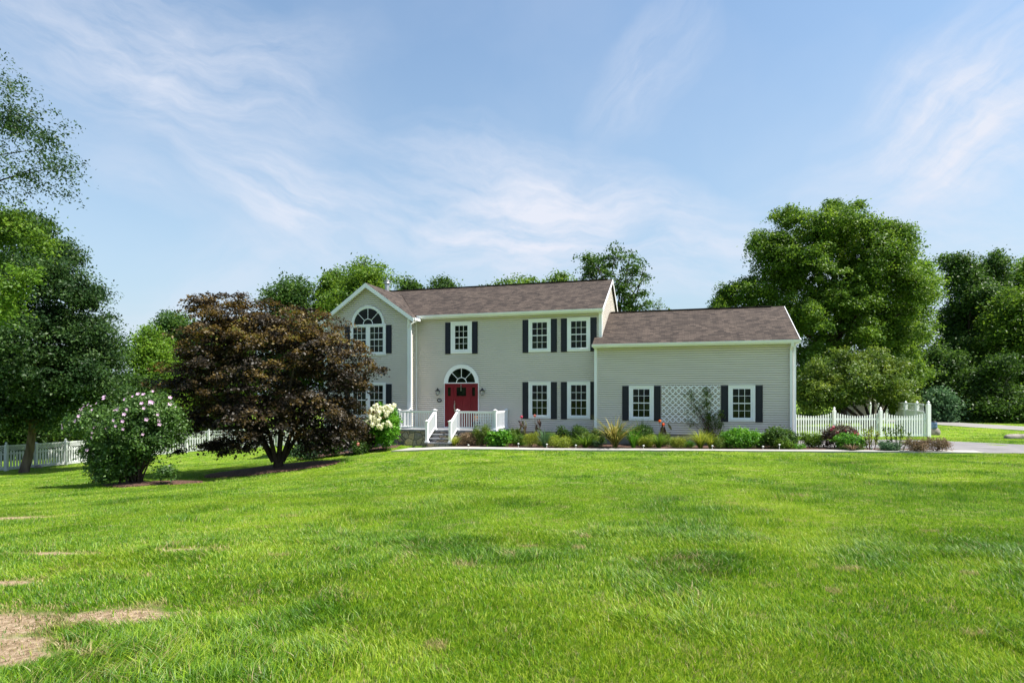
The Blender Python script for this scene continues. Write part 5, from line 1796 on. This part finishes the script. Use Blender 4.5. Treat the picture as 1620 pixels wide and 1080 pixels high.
bush('small dark shrub at the corner of the garage wing', 938, 958, 679, 702, 'lf_dark', 0.06, back=0.8)
strap_plant('large arching yellow and bronze striped flax plant', 940, 1006, 672, 712, 'lf_strap', 110, 0.055, 0.55, kind='flax_plant')
strap_plant('green daylily clump right of the yellow flax', 984, 1020, 682, 711, 'lf_bright', 80, 0.022, 0.6, kind='daylily')
bush('dark green shrub below the left garage window', 994, 1032, 672, 704, 'lf_dark', 0.08, back=0.8, wid=0.35)
bush('yellow green shrub left of the orange lily', 1006, 1037, 689, 709, 'lf_yel', 0.05, back=0.2)
strap_plant('green grassy daylily clump with one yellow flower', 1020, 1064, 688, 713, 'lf_mid', 110, 0.018, 0.6, kind='daylily')
canna('dark canna lily with orange flowers beside the trellis', 1042, 1062, 663, 705, 'orange', 0.7, 2)
bush('small rounded boxwood below the trellis', 1062, 1087, 690, 710, 'lf_yel', 0.035, 1.3)
strap_plant('yellow green daylily clump under the climbing vine', 1084, 1132, 684, 712, 'lf_yel', 130, 0.018, 0.55, kind='daylily')
bush('small rounded boxwood left of the big green bush', 1128, 1150, 692, 711, 'lf_olive', 0.04, 1.2)
bush('large rounded green bush below the right garage window', 1142, 1204, 675, 709, 'lf_bright', 0.075, 1.1, back=0.2)
bush('dark rhododendron bush at the garage corner', 1210, 1258, 679, 709, 'lf_dark', 0.12, 1.0, wid=0.35, back=0.2)
bush('small green plant in front of the dark rhododendron', 1230, 1253, 696, 712, 'lf_mid', 0.06)
bush('tiny lime green plant right of the rhododendron', 1255, 1273, 703, 711, 'lf_bright', 0.04)
bush('green shrub in front of the left end of the picket fence', 1268, 1300, 683, 709, 'lf_mid', 0.06)
e, w, h_ = bush('dark purple rose bush with crimson flowers by the picket fence', 1297, 1352, 673, 709, 'lf_bronze', 0.07, 0.7, back=0.3)
for x, z in ((-0.35, 0.95), (0.1, 0.8), (0.62, 0.62), (0.5, 0.72), (-0.2, 0.72), (-0.42, 0.85)):
    ball('flower', (x, -0.35, z * h_), 0.045, 20, 0.06, 'pink', e)
bush('bright green leafy plant in front of the rose bush', 1320, 1369, 687, 712, 'lf_bright', 0.085, 0.9)
strap_plant('wilted pink tan lily clump at the edge of the walk', 1334, 1362, 703, 714, 'lf_brown', 50, 0.02, 0.7, kind='daylily')
stalks('clump of tall brown stems with light leaves by the middle fence post', 1362, 1394, 674, 713, 6, 'lf_yel')
bush('low grey green plant right of the brown stems', 1392, 1424, 697, 714, 'lf_blue', 0.05)
stalks('row of tall green leafy stems before the picket fence', 1396, 1442, 671, 713, 6, 'lf_mid', 'stem')
bush('brownish spirea, the left one of the pair at the end of the bed', 1428, 1466, 693, 715, 'lf_brown', 0.045)
bush('brownish spirea closing the right end of the bed', 1464, 1498, 692, 715, 'lf_brown', 0.045)
bush('green filler plant between the cannas and the wall', 858, 884, 684, 704, 'lf_mid', 0.06, back=0.6, wid=0.35)
bush('olive green clump left of the flax plant, behind the strap leaves', 920, 946, 685, 706, 'lf_olive', 0.05, back=0.6)
strap_plant('green lily clump behind the flax plant on its right', 1000, 1026, 668, 700, 'lf_dark', 60, 0.03, 0.4, kind='lily', back=0.8)
bush('green shrub at the main wall between the porch and the cannas', 800, 826, 678, 700, 'lf_mid', 0.06, back=0.9)
bush('small olive shrub between the orange canna and the boxwood', 1036, 1062, 686, 706, 'lf_olive', 0.05, back=0.6)
strap_plant('grassy clump just left of the second boxwood', 1108, 1140, 688, 711, 'lf_yel', 90, 0.014, 0.5, kind='ornamental_grass')
for k, (x0, x1, yt, mt, lab) in enumerate((
        (812, 834, 693, 'lf_bright', 'low fresh green clump left of the feathery yellow one'), (846, 862, 696, 'lf_olive', 'low olive tuft under the salmon canna'),
        (896, 916, 694, 'lf_mid', 'low green clump right of the first yellow shrub'), (934, 954, 697, 'lf_blue', 'low grey green tuft at the left foot of the flax plant'),
        (1060, 1076, 698, 'lf_mid', 'low green tuft left of the first boxwood'), (1078, 1096, 697, 'lf_bright', 'low fresh green tuft right of the first boxwood'),
        (1140, 1156, 700, 'lf_mid', 'low green tuft at the left foot of the big rounded bush'), (1196, 1214, 698, 'lf_olive', 'low olive tuft between the rounded bush and the rhododendron'))):
    bush(lab, x0, x1, yt, 709, mt, 0.05, 1.0, lump=4, wid=0.4, back=0.3)
# climbing vine on the trellis
vb = hw(11.95, -0.60, 0)
vb = Vector((vb[0], vb[1], h1(vb[0], vb[1]) + 0.02))
vine = empty('climbing_vine', vb, -TH)
tag(vine, 'climbing vine with dark leaves on the right half of the trellis', 'vine')
vbl = [(0.0, 0, 0.5, 0.2, 0.12, 0.5), (0.05, 0, 1.2, 0.25, 0.10, 0.4), (-0.05, 0, 1.9, 0.22, 0.08, 0.5), (-0.1, 0, 2.4, 0.22, 0.08, 0.22), (-0.55, 0, 1.7, 0.45, 0.06, 0.45), (-0.75, 0, 2.2, 0.35, 0.05, 0.3),
       (0.45, -0.05, 0.9, 0.22, 0.10, 0.5), (0.5, -0.05, 1.4, 0.16, 0.08, 0.2), (-0.7, 0, 1.0, 0.4, 0.05, 0.2)]
cr, P = foliage('foliage', vbl[:4] * 2 + vbl[4:], 250, 11, 0.12, 0.06, M['lf_olive'], vine, flat=1.0, shell=0.5, up=0.2)
P2 = sample_blobs([vbl[4], vbl[5], vbl[8]], 60, 0.7)[0]
mb = MB()
P = np.concatenate([P, P2])
for k in range(34):
    q = Vector(P[rng.integers(len(P))])
    b_ = Vector((rng.normal() * 0.06 + (0.4 if k % 4 == 0 else 0), 0, -0.03))
    mb.tube([b_, b_.lerp(q, 0.35) + Vector((0.05, 0, q.z * 0.12)), b_.lerp(q, 0.7) + Vector((0.06 * rng.normal(), 0, 0.1)), q], [0.014, 0.009, 0.006, 0.003], 5, False)
mb.build('stems', M['bstem'], vine)
# white hydrangea left of the porch
e, w, h_ = bush('hydrangea covered in cream white flower heads, left of the porch', 583, 632, 640, 713, 'lf_bright', 0.10, 0.8, kind='hydrangea', back=0.35, wid=0.6)
hm = petal_mesh('fh', 1, 0.1, 0.1)
v, f_, rr = [], [], []
bmP = norm(rng.normal(size=(60, 3)))
head = leaves_mesh('flower_head', bmP * np.array([0.075, 0.075, 0.10]) * (0.6 + 0.4 * rng.random((60, 1))), bmP, 0.055, M['cream'], e, 0.9)
hs_ = []
for k in range(46):
    a = rng.random() * 6.283
    t_ = rng.random()
    zz = h_ * (0.52 + 0.50 * t_)
    rad_ = (w / 2) * (1.12 - 0.5 * t_ ** 2)
    x = -math.cos(a) * rad_ * (0.3 + 0.7 * rng.random())
    y = -abs(math.sin(a)) * 0.5 - 0.42 * (1.15 - t_)
    if x > w * 0.30 and t_ < 0.5:
        x -= w * 0.35
    hs_.append((x - w * 0.04, y, zz))
for k, p in enumerate(hs_):
    o = head if k == 0 else head.copy()
    if k:
        S.collection.objects.link(o)
    o.parent = e
    o.location = p
    o.rotation_euler = (rng.normal() * 0.4, rng.normal() * 0.4, rng.random() * 6)
    o.scale = [1.0 + 0.5 * rng.random()] * 3
bush('dark shrub in shade between the maple and the hydrangea', 545, 600, 672, 716, 'lf_maple', 0.08, 0.9, back=0.3)
e, w, h_ = bush('low dark shrub with a pink bloom under the gabled wing', 552, 582, 698, 719, 'lf_deep', 0.07, 0.8)
ball('flower', (0.1, -0.42, h_ * 0.85), 0.06, 22, 0.07, 'salmon', e)
bush('shaded green shrub behind the maple trunk, right side', 505, 550, 680, 722, 'lf_deep', 0.09, 0.7, back=0.4)
bush('variegated pale green shrub behind the maple trunk, lowest of the row', 466, 508, 697, 727, 'lf_blue', 0.08, 0.8, back=0.3)
# a plant in the porch pot
ball('flower', (0.0, 0, 0.52), 0.12, 60, 0.08, 'orange', pot)
straps('leaves', 50, 0.5, 0.2, 0.02, M['lf_mid'], pot, 0.4, c=(0, 0, 0.32))
# a yellow daylily flower
p = ghit(1052, 699)
yf = empty('daylily_flower', (p.x, p.y, h1(p.x, p.y)))
tag(yf, 'single yellow daylily flower in front of the orange canna', 'flower')
MB().tube([(0, 0, 0), (0.02, -0.02, 0.28)], [0.006, 0.004], 6).build('stem', M['stem'], yf)
ball('bloom', (0.02, -0.02, 0.31), 0.035, 12, 0.07, 'yellow', yf)
# path lights
PLS = [(741, 704, 'beside the pinkish shrub at the steps'), (820, 702, 'in front of the feathery clump'), (865, 703, 'between the iris and the yellow shrub'), (911, 704.5, 'left of the flax plant'),
       (1018, 705, 'right of the flax plant'), (1127, 705.5, 'left of the big rounded bush'), (1207, 706.5, 'on bare mulch at the garage corner'), (1233, 703.5, 'left of the tiny lime plant'), (1380, 708.5, 'among the brown stems')]
first = None
for x, y, w_ in PLS:
    p = ghit(x, 711.5 + (x - 740) * 0.0035)
    zt = EYE + (YH - y) / F * p.y - p.z
    if first is None:
        e = empty('path_light')
        cap_ = MB().lathe((0, 0, 0.0), [(0.045, 0), (0.05, 0.01), (0.03, 0.03), (0.01, 0.04)], 14).build('cap', M['lampglass'], e)
        stk = MB().tube([(0, 0, -0.30), (0, 0, 0)], 0.009, 8).build('stake', M['lampglass'], e)
        first = (e, cap_, stk)
    else:
        e = first[0].copy()
        S.collection.objects.link(e)
        for c_ in first[1:]:
            d_ = c_.copy()
            S.collection.objects.link(d_)
            d_.parent = e
    e.location = (p.x, p.y, p.z + max(0.12, zt))
    tag(e, 'small white mushroom path light ' + w_, 'path light', 'white path lights along the walk')
p = ghit(868.5, 700)
Yp = p.y + 1.0
p = Vector(((868.5 - CX) / F * Yp, Yp, 0))
p.z = h1(p.x, p.y)
o = empty('garden_stake', p)
tag(o, 'tall thin rod with a small white lamp head behind the iris', 'garden lamp')
zt = EYE + (YH - 669) / F * Yp - p.z
MB().tube([(0, 0, -0.05), (0, 0, zt)], 0.008, 6).build('rod', M['black'], o)
MB().lathe((0, 0, zt - 0.03), [(0.03, 0), (0.05, 0.03), (0.04, 0.06)], 10).build('lamp_head', M['lampglass'], o)

# ------------------------------------------------------------------ rock, barrel
def rock(label, p, s_, name='boulder'):
    u_, v_ = 18, 10
    mb = MB()
    vs_ = []
    r2 = np.random.default_rng(int(abs(p.x) * 10))
    ph = r2.random(6) * 6.28
    for i in range(v_ + 1):
        th_ = math.pi * i / v_
        for j in range(u_):
            f2 = 2 * math.pi * j / u_
            q = 1 + 0.10 * math.sin(3 * f2 + ph[0]) * math.sin(th_) + 0.08 * math.sin(5 * f2 + 2 * th_ + ph[1]) + 0.06 * math.sin(4 * th_ + ph[2])
            vs_.append((s_[0] * q * math.sin(th_) * math.cos(f2), s_[1] * q * math.sin(th_) * math.sin(f2), s_[2] * q * math.cos(th_)))
    fs = [(i * u_ + j, (i + 1) * u_ + j, (i + 1) * u_ + (j + 1) % u_, i * u_ + (j + 1) % u_) for i in range(v_) for j in range(u_)]
    mb.add(vs_, fs, True)
    o = mb.build(name, M['rock'], None, p)
    tag(o, label, 'rock')
    return o
p = ghit(1612, 693.5)
rock('long grey boulder lying in the grass at the right edge', p + Vector((0, 0, 0.06)), (0.75, 0.35, 0.17))
p = gpt(1479, 32.6)
p.z = EYE - 2.22
rock('grey stone block under the blue barrel, beside the end fence post', p + Vector((0, 0, 0.14)), (0.24, 0.22, 0.34))
bn = empty('water_barrel', p + Vector((-0.07, 0, 0.36)))
tag(bn, 'faded blue plastic barrel standing just right of the end fence post', 'barrel')
MB().lathe((0, 0, 0), [(0.14, 0), (0.17, 0.06), (0.175, 0.17), (0.165, 0.19), (0.175, 0.21), (0.165, 0.34), (0.14, 0.38)], 18).build('drum', M['blue'], bn)
MB().lathe((0, 0, 0.38), [(0.155, 0), (0.155, 0.03), (0.05, 0.045)], 18).build('lid', M['black'], bn)
p = ghit(60, 740)
rock('small brown stump like rock at the foot of the left fence', Vector((p.x, p.y, p.z + 0.05)), (0.22, 0.15, 0.12))
